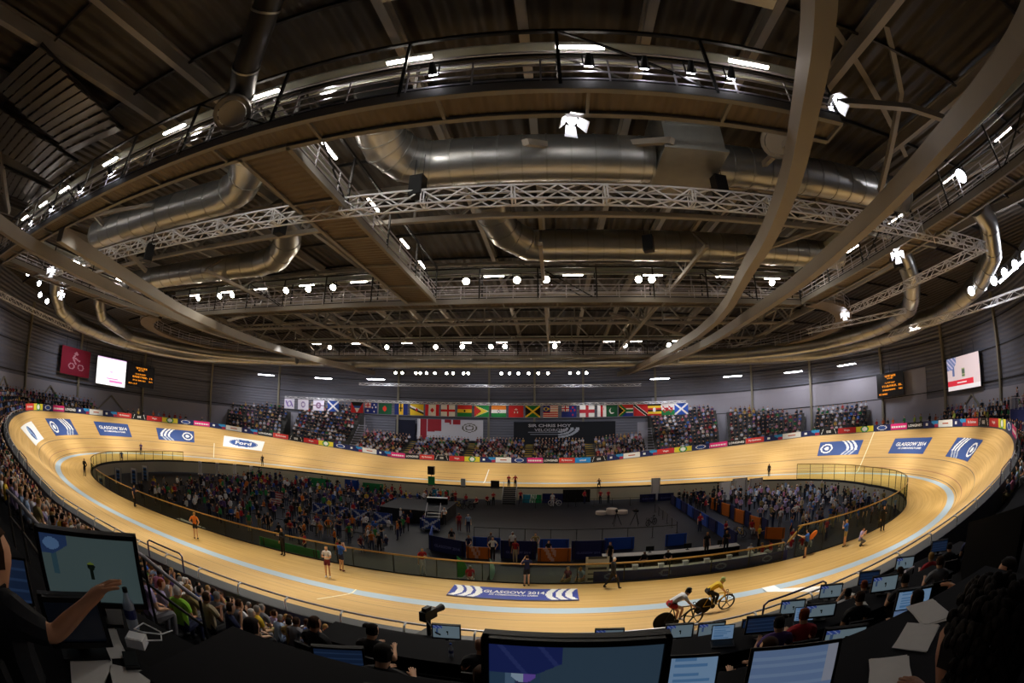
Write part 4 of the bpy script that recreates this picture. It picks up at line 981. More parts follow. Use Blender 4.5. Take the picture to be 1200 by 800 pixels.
ROWS = [(.84, .92, .3, .72), (.74, .81, .4, .62), (.56, .63, .3, .68), (.42, .49, .2, .75), (.42, .49, .82, .95), (.27, .34, .22, .68), (.27, .34, .82, .95), (.1, .17, .05, .4)]
sL0, sL1 = nearest_s(-61, .3), nearest_s(-60.2, 7.0); sL2, sL3 = nearest_s(-60.15, 7.35), nearest_s(-58.2, 13)
onwall('video_screen', 'bright white video screen between the red banner and the scoreboard', 'video screen', sL0, sL1, 9.6, 14.0, scr_left, 40, 26, M['screen'])
onwall('scoreboard', 'black scoreboard with amber lines beside the white screen', 'scoreboard', sL2, sL3, 10.1, 13.7, scr_board(ROWS), 60, 48, M['screen3'])
sR0, sR1 = nearest_s(60.9, -1.0), nearest_s(59.9, -8.1); sR2, sR3 = nearest_s(58.2, 12.9), nearest_s(59.95, 8.1)
onwall('video_screen', 'video screen showing a cyclist and a red caption at the right', 'video screen', sR2*0+sR0, sR1, 8.75, 12.7, scr_right, 44, 30, M['screen3'])
onwall('scoreboard', 'black scoreboard with amber lines left of the cyclist screen', 'scoreboard', sR2, sR3, 9.2, 12.6, scr_board(ROWS), 60, 48, M['screen3'])
def ban_red(u, v):
    if min(abs(math.hypot((u-a)*1.1, v-b)-.1) for a, b in ((.36, .33), (.68, .33))) < .02: return H('c88a98')
    if abs(u-.4-.5*abs(v-.62)) < .03 and .4 < v < .8 or (u-.5)**2+(v-.8)**2 < .004 or abs(v-.62+.5*(u-.5)) < .03 and .4 < u < .66: return H('c88a98')
    return H('8c1430')
onwall('wall_banner', 'crimson banner with a pale cyclist outline on the left wall', 'banner', nearest_s(-59.8, -8.4), nearest_s(-61, -1.3), 10.1, 14.2, ban_red, 40, 32, M['cloth'], .06)
# banners at the back of the far stand
def ban_games(u, v):
    if .02 < u < .15: return H('a02430') if u > .05 else H('f0f0f0')
    if .16 < u < .27 and v > .38 or .28 < u < .38 and v > .42: return H('a82a34')
    if (.42 < u < .52 or .55 < u < .66) and v > .86-.1*(u > .5): return H('a82a34')
    e = (u-.8)**2*4+(v-.62)**2
    if .035 < e < .05 or .008 < e < .018: return H('6a6458')
    return H('d6d4d8')
def banner(label, x0, x1, z0, z1, y, fn, nu, nv):
    g = flat((0, 0, 0), (x1-x0, 0, 0), (0, 0, z1-z0)); o = paint('wall_banner', g, fn, nu, nv, M['cloth'], None, .03, False); o.location = (x0, y, z0); return tag(o, label, 'banner'), g
banner('pale banner with red blocks and a round emblem behind the far stand', -15.8, -3.2, 4.9, 8.7, 42, ban_games, 80, 26)
def ban_dark(u, v):
    for k, (w0, w1) in enumerate(((.30, .325), (.34, .365), (.38, .415))):
        r = math.hypot((u-.36)*2.6, (v-.72))
        if v < .72 and u > .36 and abs(r-(.2+.11*k)) < .03+.006*k: return H('b8bcc4')
        if u <= .36 and abs(v-(.72-.2-.11*k)) < .014 and u > .12+.02*k: return H('8a8e98')
    return H('16181e')
o, g = banner('black banner with silver lettering and curves behind the far stand', 2.4, 24.5, 4.6, 8.5, 42, ban_dark, 110, 30)
letters('lettering', 'SIR CHRIS HOY', g, (.12, .76, .47, .9), M['rail'], o, eps=.03); letters('lettering', 'VELODROME', g, (.17, .56, .44, .69), M['rail'], o, False, eps=.03)
for lb, x0, x1 in (('small dark navy hanging left of the pale banner', -20.2, -16.2),): banner(lb, x0, x1, 4.8, 8.4, 42.1, lambda u, v: H('15182c'), 4, 4)

# ------------------------------------------------------------------ barriers and rails
def barrier(label, s0, s1, h, inn=0., solid=None):
    r = empty('glass_barrier', OF((s0+s1)/2, WIN((s0+s1)/2), -.35), 0, label, 'barrier', 'glass barriers around the infield'); O = Vector(r.location)
    n = max(2, int(abs(s1-s0)/1.0)); S_ = [s0+(s1-s0)*i/n for i in range(n+1)]
    at = lambda s, z, e=0.: OF(s, WIN(s)+.05+e, z)-O
    zb_ = lambda s: WIN(s)*.07
    b = MB(); vs = []
    for s in S_: vs += [at(s, zb_(s)+.04, -.006), at(s, zb_(s)+h, -.006), at(s, zb_(s)+h, .006), at(s, zb_(s)+.04, .006)]
    b.add(vs, [(4*i+k, 4*i+4+k, 4*i+4+(k+1) % 4, 4*i+(k+1) % 4) for i in range(n) for k in range(4)]); b.build('glass', M['glass'], r)
    b = MB(); b.tube([at(s, zb_(s)+h+.03) for s in S_], .05, 8); b.build('handrail', M['brass'], r, True)
    b = MB(); b.poly([at(s, zb_(s)+.03) for s in S_], .07, .1); b.build('base_rail', M['dark'], r)
    k = max(1, int(abs(s1-s0)/2.4))
    for i in range(k+1):
        s = s0+(s1-s0)*i/k; b = MB(); b.bar(at(s, zb_(s)-.1, -.07), at(s, zb_(s)+h, -.05), .05); b.build('post', M['dsteel'], r)
    return r
barrier('low glass barrier with a wooden handrail along the near straight', -33.5, 23.4, 1.12)
barrier('tall glass barrier with a wooden handrail around the right end', 24.4, 78, 1.95)
barrier('glass barrier with a wooden handrail around the left end', -73, -34.2, 1.3)
b = MB(); b.bar((23.4, -17.1, .78), (24.5, -16.9, 1.62), .1); tag(b.build('handrail_ramp', M['brass']), 'sloping piece of wooden handrail where the right barrier gets taller', 'handrail')
# navy skirt with crests behind the near glass
def skirt(u, v):
    for a in (.08, .34, .62, .88):
        e = ((u-a)*12)**2+((v-.5)*1.1)**2
        if .05 < e < .12: return H('5a6cb0')
    return H('1e2a72')
g = flat((0, 0, 0), (11.6, 0, 0), (0, 0, .62)); o = paint('barrier_skirt', g, skirt, 120, 12, M['cloth'], None, .03); o.location = (11.9, -16.98, -.36); tag(o, 'navy skirt with faint crests behind the near glass barrier', 'skirt')
# steel rail above the track's near edge
def trackrail(label, s0, s1):
    O = ED((s0+s1)/2, .3, 0); r = empty('track_rail', O, 0, label, 'railing'); n = int((s1-s0)/1.0)
    b = MB(); b.tube([ED(s0+(s1-s0)*i/n, .28, .4)-O for i in range(n+1)], .034, 7); b.build('top_rail', M['rail'], r, True)
    k = int((s1-s0)/1.95)
    for i in range(k+1):
        s = s0+(s1-s0)*i/k; b = MB()
        b.tube([ED(s, .5, .03)-O, ED(s, .5, .26)-O, ED(s, .46, .37)-O, ED(s, .36, .41)-O, ED(s, .27, .37)-O], [.03, .03, .032, .034, .03], 6); b.build('post', M['white'], r, True)
trackrail('long white steel rail above the near edge of the track', -43, 37)
for i, s in enumerate((-35.5, -21.5, -3.9, 16.8, 31.5)):
    O = ED(s, .55, 0); a = ED(s-1.1, .55, .05)-O; c = ED(s+1.1, .55, .05)-O; up = Vector((0, 0, .72)); b = MB()
    b.tube([a, a+up*.88, a+up+(c-a)*.06, c+up-(c-a)*.06, c+up*.88, c], .035, 7); o = b.build('hoop_rail', mat('violet_rail', '4a4468', .4, .5), None, True); o.location = O
    tag(o, 'dark violet hoop rail behind the white track rail, %s from the left' % ORD[i], 'railing', 'violet hoop rails')
# ------------------------------------------------------------------ the infield
def hoarding(label, p, q, z0, h, fn=None, m=None, text=None, name='hoarding', group='fabric hoardings', th=.06, tbox=None):
    p = Vector((*p, z0)); q = Vector((*q, z0)); d = q-p; g = flat((0, 0, 0), d, (0, 0, h))
    nu = max(6, int(d.length/.12))
    r = empty(name, p, 0, label, 'hoarding', group)
    if fn: pn = paint('panel', g, fn, nu, max(6, int(h/.12)), M['cloth'], r, th)
    else:
        b = MB(); b.bar(d*0+Vector((0, 0, h/2)), d+Vector((0, 0, h/2)), th, h); pn = b.build('panel', m, r)
    n = d.cross(Vector((0, 0, 1))).normalized()
    for t in (.08, .92): b = MB(); b.bar(d*t-n*.25, d*t+n*.25, .06, .05); b.bar(d*t+n*.06, d*t+n*.06+Vector((0, 0, h)), .04); b.build('stand', M['dsteel'], r)
    if text:
        asp = text2d(text)[2]; w_ = .7; hh = w_*d.length/asp/h
        letters('lettering', text, g, tbox or (.15, .3, .85, .3+min(hh, .3)), M['lilac'], pn, eps=th/2+.006)
    return r
M['lilac'] = mat('pale_print', '6f74b8', .8)
def d_or(u, v): return H('e8b9a0') if (.15 < u-.25*(1-v) < .28 or .36 < u-.25*(1-v) < .48) and u < .55 else H('d9741c')
def d_blu(u, v): return H('1a56c0') if u < .5 else H('1546a8')
def d_salt(u, v): return H('c8d2ea') if min(abs(u-v), abs(u-1+v)) < .09 else H('1c3f94')
def d_grn(u, v): return H('d8e8e0') if (.35 < u-.1*v < .43 or .48 < u-.1*v < .55 or .6 < u-.1*v < .66) else (H('2c8fb0') if u < .4 else H('1e9a58'))
# booth row
hoarding('navy booth hoarding with pale lettering, left end of the booth row', (.2, -6.4), (3.3, -7.6), FZ, 1.25, None, M['navy'], 'GLASGOW 2014')
hoarding('bright blue slanted side of the booth row', (-.6, -2.6), (.2, -6.4), FZ, 1.2, None, M['blue'])
hoarding('orange hoarding with pale stripes, left one of the booth row', (3.4, -7.8), (5.2, -7.8), FZ, .95, d_or)
hoarding('navy booth hoarding with pale lettering between the two orange ones', (5.9, -7.4), (8.5, -7.4), FZ, 1.45, None, M['navy'], 'GLASGOW 2014')
hoarding('orange hoarding with pale stripes, right one of the booth row', (8.65, -7.9), (11.05, -7.9), FZ, 1.05, d_or)
hoarding('navy booth hoarding with faint lettering beside the white desk', (11.1, -7.5), (13.6, -7.5), FZ, 1.5, None, M['navy'], 'GLASGOW 2014')
for i, (a, c) in enumerate(((3.4, 5.6), (8.7, 11), (13.8, 16.2), (18.8, 20.6))):
    hoarding('bright blue back panel of the booth row, %s from the left' % ORD[i], (a, -5), (c, -5), FZ, 1.0, None, M['blue'])
# blue fence along the right of the dark floor
for i in range(9):
    y = 14.2-2.4*i
    hoarding('%s hoarding in the line right of the dark floor, %s from the far end' % ('royal blue' if i % 2 else 'navy', ORD[i]), (24.2, y), (24.2, y-2.3), FZ, 1.15, None, M['blue'] if i % 2 else M['navy'])
for i, y in enumerate((9, 5.2, 1.4, -2.4)):
    hoarding('orange hoarding in the mixed zone, %s from the far end' % ORD[i], (27.6, y), (27.9, y-2.0), FZ, 1.3, None, M['orange']); hoarding('dark navy hoarding in the mixed zone, %s from the far end' % ORD[i], (27.8, y-2.1), (27.7, y-3.7), FZ, 1.5, None, M['navy'])
hoarding('orange hoarding at the near end of the mixed zone', (27.3, -6.4), (28.6, -7.6), FZ, 1.0, None, M['orange'])
for i, x in enumerate((20.6, 23.0)): hoarding('navy banner stand with pale lettering behind the dark floor, %s one' % ('left', 'right')[i], (x, 16.2), (x+2.1, 16.2), FZ, 1.0, None, M['navy'], 'GLASGOW')
hoarding('tall white banner stand at the far edge of the dark floor', (22.3, 17.3), (23.5, 17.3), FZ, 2.9, lambda u, v: H('d8a850') if v < .3 and u < .6-v else H('e6e8ee'))
for i, (x, y, w_) in enumerate(((30.3, 13, 1.6), (32.6, 13.6, 1.7), (34.8, 13.6, 2.0), (33, 15.2, 2.2))): hoarding('white interview backdrop behind the right infield crowd, %s from the left' % ORD[i], (x, y), (x+w_, y), FZ, 2.3, None, M['paper'], name='backdrop')
hoarding('navy hoarding behind the crowd beside the white backdrops', (26.6, 13.8), (28.6, 13.8), FZ, 1.3, None, M['navy'])
hoarding('green hoarding with white ribbons right of the far steps', (5.8, 17.2), (8.2, 17.2), FZ, 1.1, d_grn); hoarding('navy hoarding right of the green one behind the parked bicycle', (8.3, 17.2), (10.9, 17.2), FZ, 1.25, None, M['navy'])
hoarding('green hoarding with white ribbons under the pole speaker', (-5.8, 16.6), (-3.6, 16.6), FZ, 1.4, d_grn)
hoarding('dark panel left of the beige wall piece', (10.9, 17.7), (14.4, 17.7), FZ, 1.7, None, M['black'])
for i, (x, y) in enumerate(((-14.4, .6), (-12, .4), (-9.6, .2), (-7.2, .1), (-2.4, -.3))): hoarding('blue cloth with a white diagonal cross on a pen rail, %s from the left' % ORD[i], (x, y), (x+1.9, y), FZ+.1, 1.15, d_salt, name='pen_flag', group='crossed cloths in the team pens')
hoarding('striped red and white cloth with a blue corner in the team pens', (-20, .5), (-18.2, .5), FZ+.2, 1.5, lambda u, v: H('22305c') if u < .42 and v > .48 else (H('a83040') if int(v*13) % 2 == 0 else H('d8d0d0')), name='pen_flag', group='crossed cloths in the team pens')
hoarding('green cloth hung behind the back row of team pens', (-24, 15.6), (-20.5, 15.9), FZ+.2, 1.3, None, M['green']); hoarding('bright blue cloth at the back of the team pens', (-18.5, 16.6), (-16.4, 16.7), FZ+.2, 1.5, None, M['blue']); hoarding('green cloth beside the bright blue one in the pens', (-15.8, 16.8), (-12.8, 16.9), FZ+.2, 1.3, None, M['green'])
hoarding('green tarpaulin behind the near glass barrier, left of the officials', (-9.4, -15.6), (-4.4, -15.8), -1.6, 1.35, None, M['green'])
for i, (x, y) in enumerate(((-38.4, -9), (-38, -6.6), (-39.6, -3.4), (-33.8, -14.6))): hoarding('pale poster panel in the dark left end of the infield, %s one' % ORD[i], (x, y), (x+.95, y+.5), FZ, 1.9, lambda u, v: H('d8d8d8') if (u < .2 or u > .8 or v > .85) else (H('4a78b8') if int(v*9) % 2 else H('2a3a58')), name='poster_panel', group='poster panels in the left pit')
# white pillars by the left tunnel
for i, (x, y) in enumerate(((-40.6, 9.6), (-38.4, 11.4), (-36.2, 13.2), (-33.9, 14.6))):
    o = empty('tunnel_pillar', (x, y, FZ), .6, 'white pillar at the left tunnel of the infield, %s from the left' % ORD[i], 'pillar', 'tunnel pillars'); b = MB(); b.box((0, 0, 1.0), (.5, .3, 2.0)); b.box((0, 0, .08), (.7, .5, .16)); b.build('shaft', M['white'], o)
# pen rails of the left infield (posts and boards)
def fence(label, p, q, z0, h=1.0, m='dsteel', bay=2.1, top='dsteel', group='dark rail fences'):
    p = Vector((*p, z0)); q = Vector((*q, z0)); d = q-p; r = empty('rail_fence', p, 0, label, 'fence', group); n = max(1, round(d.length/bay))
    for i in range(n+1):
        b = MB(); o_ = d*i/n; b.tube([o_, o_+Vector((0, 0, h))], .03, 6); b.tube([o_, o_+Vector((0, 0, .04))], .16, 10); b.build('post', M[m], r)
    b = MB(); b.bar(Vector((0, 0, h-.04)), d+Vector((0, 0, h-.04)), .03, .05); b.build('belt', M[top], r); return r
fence('dark rail fence along the near edge of the dark floor', (2.9, -1.6), (20.6, -1.9), FZ, 1.05)
fence('belt fence along the right edge of the dark floor', (21.1, 9.4), (21, -.5), FZ, 1.0)
fence('belt fence across the back of the dark floor', (12.4, 14.6), (21.3, 14.4), FZ, 1.0)
fence('belt fence at the left of the dark floor', (5.6, 13.6), (11.5, 14.4), FZ, 1.0)
for i, y in enumerate((-7.4, -3.2, 3.4, 8.2, 12.6)): fence('dark pen fence among the team pens, %s row from the camera' % ORD[i], (-32+abs(i-2), y), (-4, y+.6), FZ, .9, bay=3, group='team pen fences')
# podium of three blocks
pd = empty('podium', (16.2, 9.6, FZ), .02, 'white and beige three-step podium on the dark floor', 'podium')
for x, h_ in ((0, .62), (-1.2, .34), (1.2, .34)):
    b = MB(); b.tube([(x, 0, 0), (x, 0, h_-.05), (x, 0, h_)], [.62, .62, .6], 24); b.build('step', mat('podium_white', 'd9c9b8', .5), pd, True)
# camera tripods
def tripod(label, p, rz=0):
    o = empty('camera_tripod', (*p, FZ), rz, label, 'tripod', 'camera tripods')
    for a in (0, 2.1, 4.2):
        b = MB(); b.tube([(0, 0, 1.35), (.55*math.cos(a), .55*math.sin(a), .02)], .025, 6); b.build('leg', M['black'], o)
    b = MB(); b.box((0, 0, 1.5), (.2, .45, .22)); b.tube([(0, .22, 1.5), (0, .42, 1.5)], .07, 8); b.box((0, 0, 1.66), (.06, .2, .06)); b.build('camera', M['black'], o)
tripod('tripod with a video camera in front of the podium, left one', (15.9, 3.7)); tripod('tripod with a video camera in front of the podium, right one', (17.8, 3.3), .8)
# bicycles
def bicycle(label, p, rz, frame='black', disc=True, spokes=5, tilt=0., wheelm='black', group=None):
    o = empty('track_bicycle', p, rz, label, 'bicycle', group); o.rotation_euler = (0, tilt, rz); r_ = .335
    fm = mat('bike_'+frame, dict(black='151517', white='e8e8e8', yellow='d8b020')[frame], .35)
    for nm, y, solid in (('rear_wheel', -.49, disc), ('front_wheel', .49, False)):
        b = MB(); N_ = 28; ring = [(0, y+r_*math.sin(2*PI*k/N_), r_+r_*math.cos(2*PI*k/N_)) for k in range(N_+1)]
        b.tube(ring, .016, 6, cap=False)
        if solid: b.tube([(-.012, y, r_), (.012, y, r_)], r_-.01, 28)
        else:
            b.tube([(0, y+(r_-.03)*math.sin(2*PI*k/N_), r_+(r_-.03)*math.cos(2*PI*k/N_)) for k in range(N_+1)], .02, 6, cap=False)
            for k in range(spokes): a = 2*PI*k/spokes; b.bar((0, y, r_), (0, y+(r_-.02)*math.sin(a), r_+(r_-.02)*math.cos(a)), .02, .055, up=(1, 0, 0))
        b.tube([(-.05, y, r_), (.05, y, r_)], .03, 8); b.build(nm, M['black'] if wheelm == 'black' else fm, o, True)
    bb = (0, -.09, .28); st = (0, -.25, .80); hd = (0, .34, .78); hb = (0, .37, .66); b = MB()
    for a, c, w_ in ((bb, st, .022), (st, hd, .02), (bb, hb, .026), (hd, hb, .022), (bb, (.05, -.49, r_), .014), (bb, (-.05, -.49, r_), .014), (st, (.05, -.49, r_), .012), (st, (-.05, -.49, r_), .012), (st, (0, -.28, .93), .015)): b.tube([a, c], w_, 7)
    b.build('frame', fm, o, True)
    b = MB(); b.tube([hb, (.05, .43, .5), (.05, .49, r_)], .014, 6); b.tube([hb, (-.05, .43, .5), (-.05, .49, r_)], .014, 6); b.build('fork', fm, o, True)
    b = MB(); b.tube([hd, (0, .44, .8)], .014, 6)
    for s_ in (-1, 1): b.tube([(0, .44, .8), (s_*.15, .46, .8), (s_*.19, .56, .78), (s_*.2, .6, .7), (s_*.2, .54, .64), (s_*.2, .44, .64)], .013, 6)
    b.build('handlebar', M['black'], o, True)
    b = MB(); b.tube([(0, -.42, .95), (0, -.32, .955), (0, -.14, .94)], [.065, .05, .022], 8); b.build('saddle', M['black'], o, True)
    b = MB(); b.tube([(.05, -.09, .28), (.058, -.09, .28)], .09, 18); b.tube([(.08, -.09, .28), (.08, -.03, .44)], .012, 6); b.tube([(-.08, -.09, .28), (-.08, -.15, .12)], .012, 6); b.tube([(-.08, -.09, .28), (.08, -.09, .28)], .02, 8); ck = b.build('crankset', M['dsteel'], o)
    for c_ in ((.13, -.03, .44), (-.13, -.15, .12)): b = MB(); b.box(c_, (.1, .08, .02)); b.build('pedal', M['black'], ck)
    return o
bicycle('white bicycle parked before the navy hoarding behind the dark floor', (9.9, 15.4, FZ), PI/2, 'white', False, 3, 0, 'w')
bicycle('dark bicycle standing near the right tripod on the dark floor', (19.3, 2.9, FZ), 2.2, 'black', False, 5)
for i, (x, y, a) in enumerate(((-1.5, 11.8, 1.2), (-.2, 11.4, 1.5), (-6.6, -9.4, .3), (-9.2, -9.8, .5), (25.6, -4.6, .4))): bicycle('bicycle leaning in the team area, %s from the far left' % ORD[i], (x, y, FZ), a, 'black' if i % 2 else 'yellow', False, 5, .08, 'black', 'bicycles in the team area')
# steps
def steps(label, p, rz, n, w_, rise, run, m='fascia', name='steps', rail=False):
    o = empty(name, p, rz, label, 'steps')
    for i in range(n):
        b = MB(); b.box((0, run*(i+.5), rise*(i+1)-.03), (w_, run*1.02, .06)); b.box((0, run*(i+1)-.02, rise*(i+.5)), (w_, .03, rise)); b.build('tread', M[m], o)
    for s_ in (-1, 1):
        b = MB(); b.bar((s_*w_/2, 0, 0), (s_*w_/2, run*n, rise*n), .06, .14); b.build('stringer', M['dsteel'], o)
        if rail: b = MB(); b.tube([(s_*w_/2, 0, 0), (s_*w_/2, 0, 1), (s_*w_/2, run*n, rise*n+1), (s_*w_/2, run*n, rise*n)], .025, 6); b.build('handrail', M['rail'], o)
    return o
steps('grey steps up to the far side of the track', (4.2, 15.7, FZ), 0, 8, 1.7, .22, .26, 'fascia', 'steps', True)
steps('grey steps up to the dark stage at the left of the dark floor', (-1.3, -.4, FZ), .15, 6, 1.3, .22, .42, 'galv', 'steps', True)
b = MB(); b.box((0, 0, .65), (6.6, 6, 1.3)); b.box((0, 0, 1.34), (6.8, 6.2, .08)); o = b.build('stage', mat('stage_black', '14151c', .8)); o.location = (-4.2, 5.5, FZ); tag(o, 'navy skirted stage block left of the dark floor', 'stage')
# pole speaker, lecterns, monitors by the far wall
o = empty('pole_speaker', (-6.4, 18.2, -.3), 0, 'black loudspeaker on a pole above the far edge', 'loudspeaker'); b = MB(); b.box((0, 0, 2.0), (.85, .6, 1.1)); b.build('cabinet', M['black'], o); b = MB(); b.tube([(0, 0, 0), (0, 0, 1.5)], .04, 8); b.tube([(0, 0, 0), (0, 0, .05)], .4, 12); b.build('pole', M['black'], o)
for lb, x, y, z, w_, h_, m in (('green upright panel below the pole speaker', -6.2, 17.6, -.3, .9, 1.1, 'green'), ('pale blue upright panel at the far edge', -2.0, 17.9, -.3, .6, 1.0, 'band'), ('dark lectern screen left of the far steps', 2.2, 17.8, -.3, 1.1, .9, 'black')):
    o = empty('upright_panel', (x, y, z), 0, lb, 'panel'); b = MB(); b.box((0, 0, h_/2+.15), (w_, .1, h_)); b.build('panel', M[m], o); b = MB(); b.bar((-w_/2, 0, .03), (w_/2, 0, .03), .3, .06); b.build('foot', M['dark'], o)
# desks
def desk(label, p, q, z, w_=.75, z0=FZ, m='desk', top='paper', name='desk', group=None):
    p = Vector((*p, z)); q = Vector((*q, z)); d = q-p; L = d.length; o = empty(name, (p.x, p.y, z0), math.atan2(d.y, d.x), label, 'desk', group); h = z-z0
    b = MB(); b.box((L/2, 0, h-.02), (L, w_, .04)); b.build('desktop', M[top], o)
    b = MB(); b.box((L/2, w_/2-.02, h/2-.02), (L, .03, h-.06)); b.box((.02, 0, h/2-.02), (.03, w_-.05, h-.06)); b.box((L-.02, 0, h/2-.02), (.03, w_-.05, h-.06)); b.build('front_cloth', M[m], o); return o
desk('long desk with a white top on the right of the booth row', (13.2, -9.3), (23.4, -9.5), -1.15, .8)
desk('white topped table just behind the near glass barrier', (12.2, -15.6), (22.8, -15.6), -.2, .7, -1.0)
desk('white topped desk on the navy stage', (-3.6, 6.4), (-1.4, 6.6), .1, .7, FZ+1.38)
desk('pale table behind the left glass barrier', (-18.6, -15.4), (-15.2, -15.8), -.9, .8)
tag((lambda b: (b.box((-2, -14.9, -1.5), (16, 3.2, 1.0)), b.build('floor_platform', M['dark']))[1])(MB()), kind='structure')
tag((lambda b: (b.box((16.5, -15, -1.5), (20, 3.4, 1.0)), b.build('floor_platform', M['dark']))[1])(MB()), kind='structure')
for i, (x, y, z) in enumerate(((14.4, -15.5, -.2), (15.9, -15.6, -.2), (17.4, -15.5, -.2), (18.7, -15.6, -.2), (20.2, -15.5, -.2), (21.6, -15.6, -.2), (12.7, -15.5, -.2))):
    b = MB(); b.box((0, 0, .12), (.3, .22, .24)); b.box((0, 0, .25), (.34, .26, .03)); o = b.build('paper_box', M['white']); o.location = (x, y, z); tag(o, 'small white box on the table behind the near barrier, %s from the left' % ORD[i] if i < 6 else 'small white box at the left end of the table behind the barrier', 'box', 'white boxes on the barrier table')
for i, (x, y) in enumerate(((16.6, -9.2), (19.4, -9.3), (22, -9.4))):
    o = empty('desk_monitor', (x, y, -1.15), PI, 'small monitor on the long white desk, %s from the left' % ORD[i], 'monitor', 'monitors on the white desk'); b = MB(); b.box((0, 0, .3), (.6, .05, .36)); b.box((0, 0, .06), (.05, .05, .12)); b.box((0, 0, .01), (.25, .2, .02)); b.build('body', M['black'], o)
    paint('screen', flat((-.27, -.03, .14), (.54, 0, 0), (0, 0, .32)), lambda u, v: H('c8d4e8') if (u-.5)**2+(v-.5)**2 > .05 else H('4a5a80'), 8, 6, M['screen2'], o, .005)
o = empty('notice_easel', (12.2, -16.0, -1), 0, 'tall white notice easel behind the near glass barrier', 'easel'); paint('board', flat((-.65, 0, .1), (1.3, 0, 0), (0, .1, 1.7)), lambda u, v: H('d8d4c8') if (u < .12 or u > .88 or int(v*16) % 3) else H('50504a'), 20, 24, M['print'], o, .03); 
for x_ in (-.5, .5): b = MB(); b.bar((x_, .1, 0), (x_, .25, 1.6), .04); b.build('leg', M['dsteel'], o)
# feather flags behind the near barrier
for lb, x, m in (('green leaf shaped feather flag behind the near barrier', 4.6, 'green'), ('pale green feather flag behind the near barrier', 6.4, 'teal')):
    o = empty('feather_flag', (x, -16.4, -1), 0, lb, 'flag'); b = MB(); vs = []; n = 10
    for k in range(n+1): t = k/n; w_ = (.42 if m == 'green' else .22)*math.sin(PI*min(1, .12+.88*t))**.7; vs += [(-.05, .02, .5+1.3*t), (-.05+w_*1.3, .06*math.sin(5*t), .5+1.3*t), (-.05+w_*1.3, .06*math.sin(5*t)+.015, .5+1.3*t), (-.05, .035, .5+1.3*t)]
    b.add(vs, [(4*k+j, 4*k+4+j, 4*k+4+(j+1) % 4, 4*k+(j+1) % 4) for k in range(n) for j in range(4)]); b.build('sail', M['green'] if m == 'green' else mat('pale_teal', '8fc0b8', .8), o); b = MB(); b.tube([(-.06, .03, 0), (-.06, .03, 1.85)], .02, 6); b.build('pole', M['dsteel'], o)
o = MB(); o.tube([(0, 0, 0), (.05, -.06, .03)], .34, 20); o = o.build('paddle_disc', M['orange'], None); o.location = (25.2, -17.15, .95); o.rotation_euler = (.3, 1.2, 0); tag(o, 'orange red disc held out by the man in blue at the right barrier', 'disc')

# ------------------------------------------------------------------ people on and beside the track
def at_track(x, y, z=None):
    s = min((i*LT/1200 for i in range(1200)), key=lambda s: (OF(s, 0, 0).xy-Vector((x, y))).length)
    X = OF(s, 0, 0); n = Vector(fr(s)[2:4]); w_ = (Vector((x, y))-X.xy).dot(n)
    if w_ > 0: w_ /= math.cos(bank(fr(s)[4]))
    return TR(s, w_, .0)
def man(x, y, deg, pose, skin, hair, top, bot, shoe, label, z=None, **k):
    p = at_track(x, y) if z is None else Vector((x, y, z))
    kw = dict(dressed=True); kw.update(k)
    return person(p, math.radians(deg), P(pose), (SKIN[skin], HAIR[hair], CL[top], CL[bot], CL[shoe]), label, **kw)
man(12.75, -18.35, -80, 'stride', 0, 'white', 'black', 'black', 'black', 'man in a black suit striding along the near barrier', longs=True)
man(8.5, -17.75, 20, 'photo', 3, 'brown', 'navy', 'black', 'black', 'cameraman in a navy shirt and black shorts behind the blue decal', shorts=True)
man(-1.42, -18.6, -20, 'photo', 0, 'dark', 'blue', 'navy', 'maroon', 'man in a blue vest and dark shorts by the left barrier corner', shorts=True)
man(-1.5, -20.2, 190, 'folded', 0, 'fair', 'white', 'maroon', 'white', 'athlete in white and maroon with folded arms on the safety zone', shorts=True)
man(-11.5, -20.0, 25, 'hips', 0, 'fair', 'orange', 'black', 'black', 'rider in orange and black walking away on the left safety zone', shorts=True)
man(-5.8, -17.95, 165, 'hold', 0, 'dark', 'black', 'black', 'black', 'man in a black suit and tie standing against the left glass barrier', longs=True)
man(-34.1, -16.2, 210, 'behind', 0, 'dark', 'black', 'black', 'black', 'guard in black at the left end of the safety zone', longs=True)
man(-21.2, -18.1, -60, 'hold', 0, 'dark', 'navy', 'black', 'black', 'man in a dark blue shirt leaning by the left barrier', longs=False)
man(24.6, -17.5, 50, 'reach', 0, 'dark', 'blue', 'black', 'maroon', 'man in a blue vest holding out an orange disc', shorts=True)
man(27.76, -17.4, 30, 'photo', 0, 'fair', 'blue', 'khaki', 'black', 'photographer in a blue vest and khaki shorts at the right barrier', shorts=True)
man(28.5, -18.3, 200, 'crouch', 0, 'dark', 'lilac', 'grey', 'black', 'person crouching on the safety zone in front of the photographer')
man(32.1, -16.5, 160, 'hold', 0, 'dark', 'black', 'black', 'black', 'guard in a black suit before the tall right barrier', longs=True)
man(39.3, 16.4, 120, 'stand', 2, 'dark', 'black', 'black', 'black', 'guard in black on the far safety zone at the right', longs=True)
man(-33.8, 17.5, 200, 'hold', 0, 'brown', 'black', 'black', 'black', 'guard in black on the far safety zone beyond the left pens', longs=True)
man(-48.6, 3.2, 230, 'stand', 0, 'dark', 'purple', 'navy', 'black', 'person in violet and navy on the blue band of the left bend')
man(-44.6, -3.6, 240, 'sit', 0, 'dark', 'blue', 'navy', 'black', 'person in blue sitting at the left tip of the barrier')
man(15.6, 18.9, 160, 'crouch', 0, 'dark', 'black', 'black', 'black', 'crouching photographer in black at the far edge of the infield')
man(4.0, 18.4, 170, 'folded', 0, 'dark', 'red', 'navy', 'black', 'official in red on top of the far steps, left one'); man(4.8, 18.5, 200, 'hips', 0, 'brown', 'red', 'black', 'black', 'official in red on top of the far steps, right one')
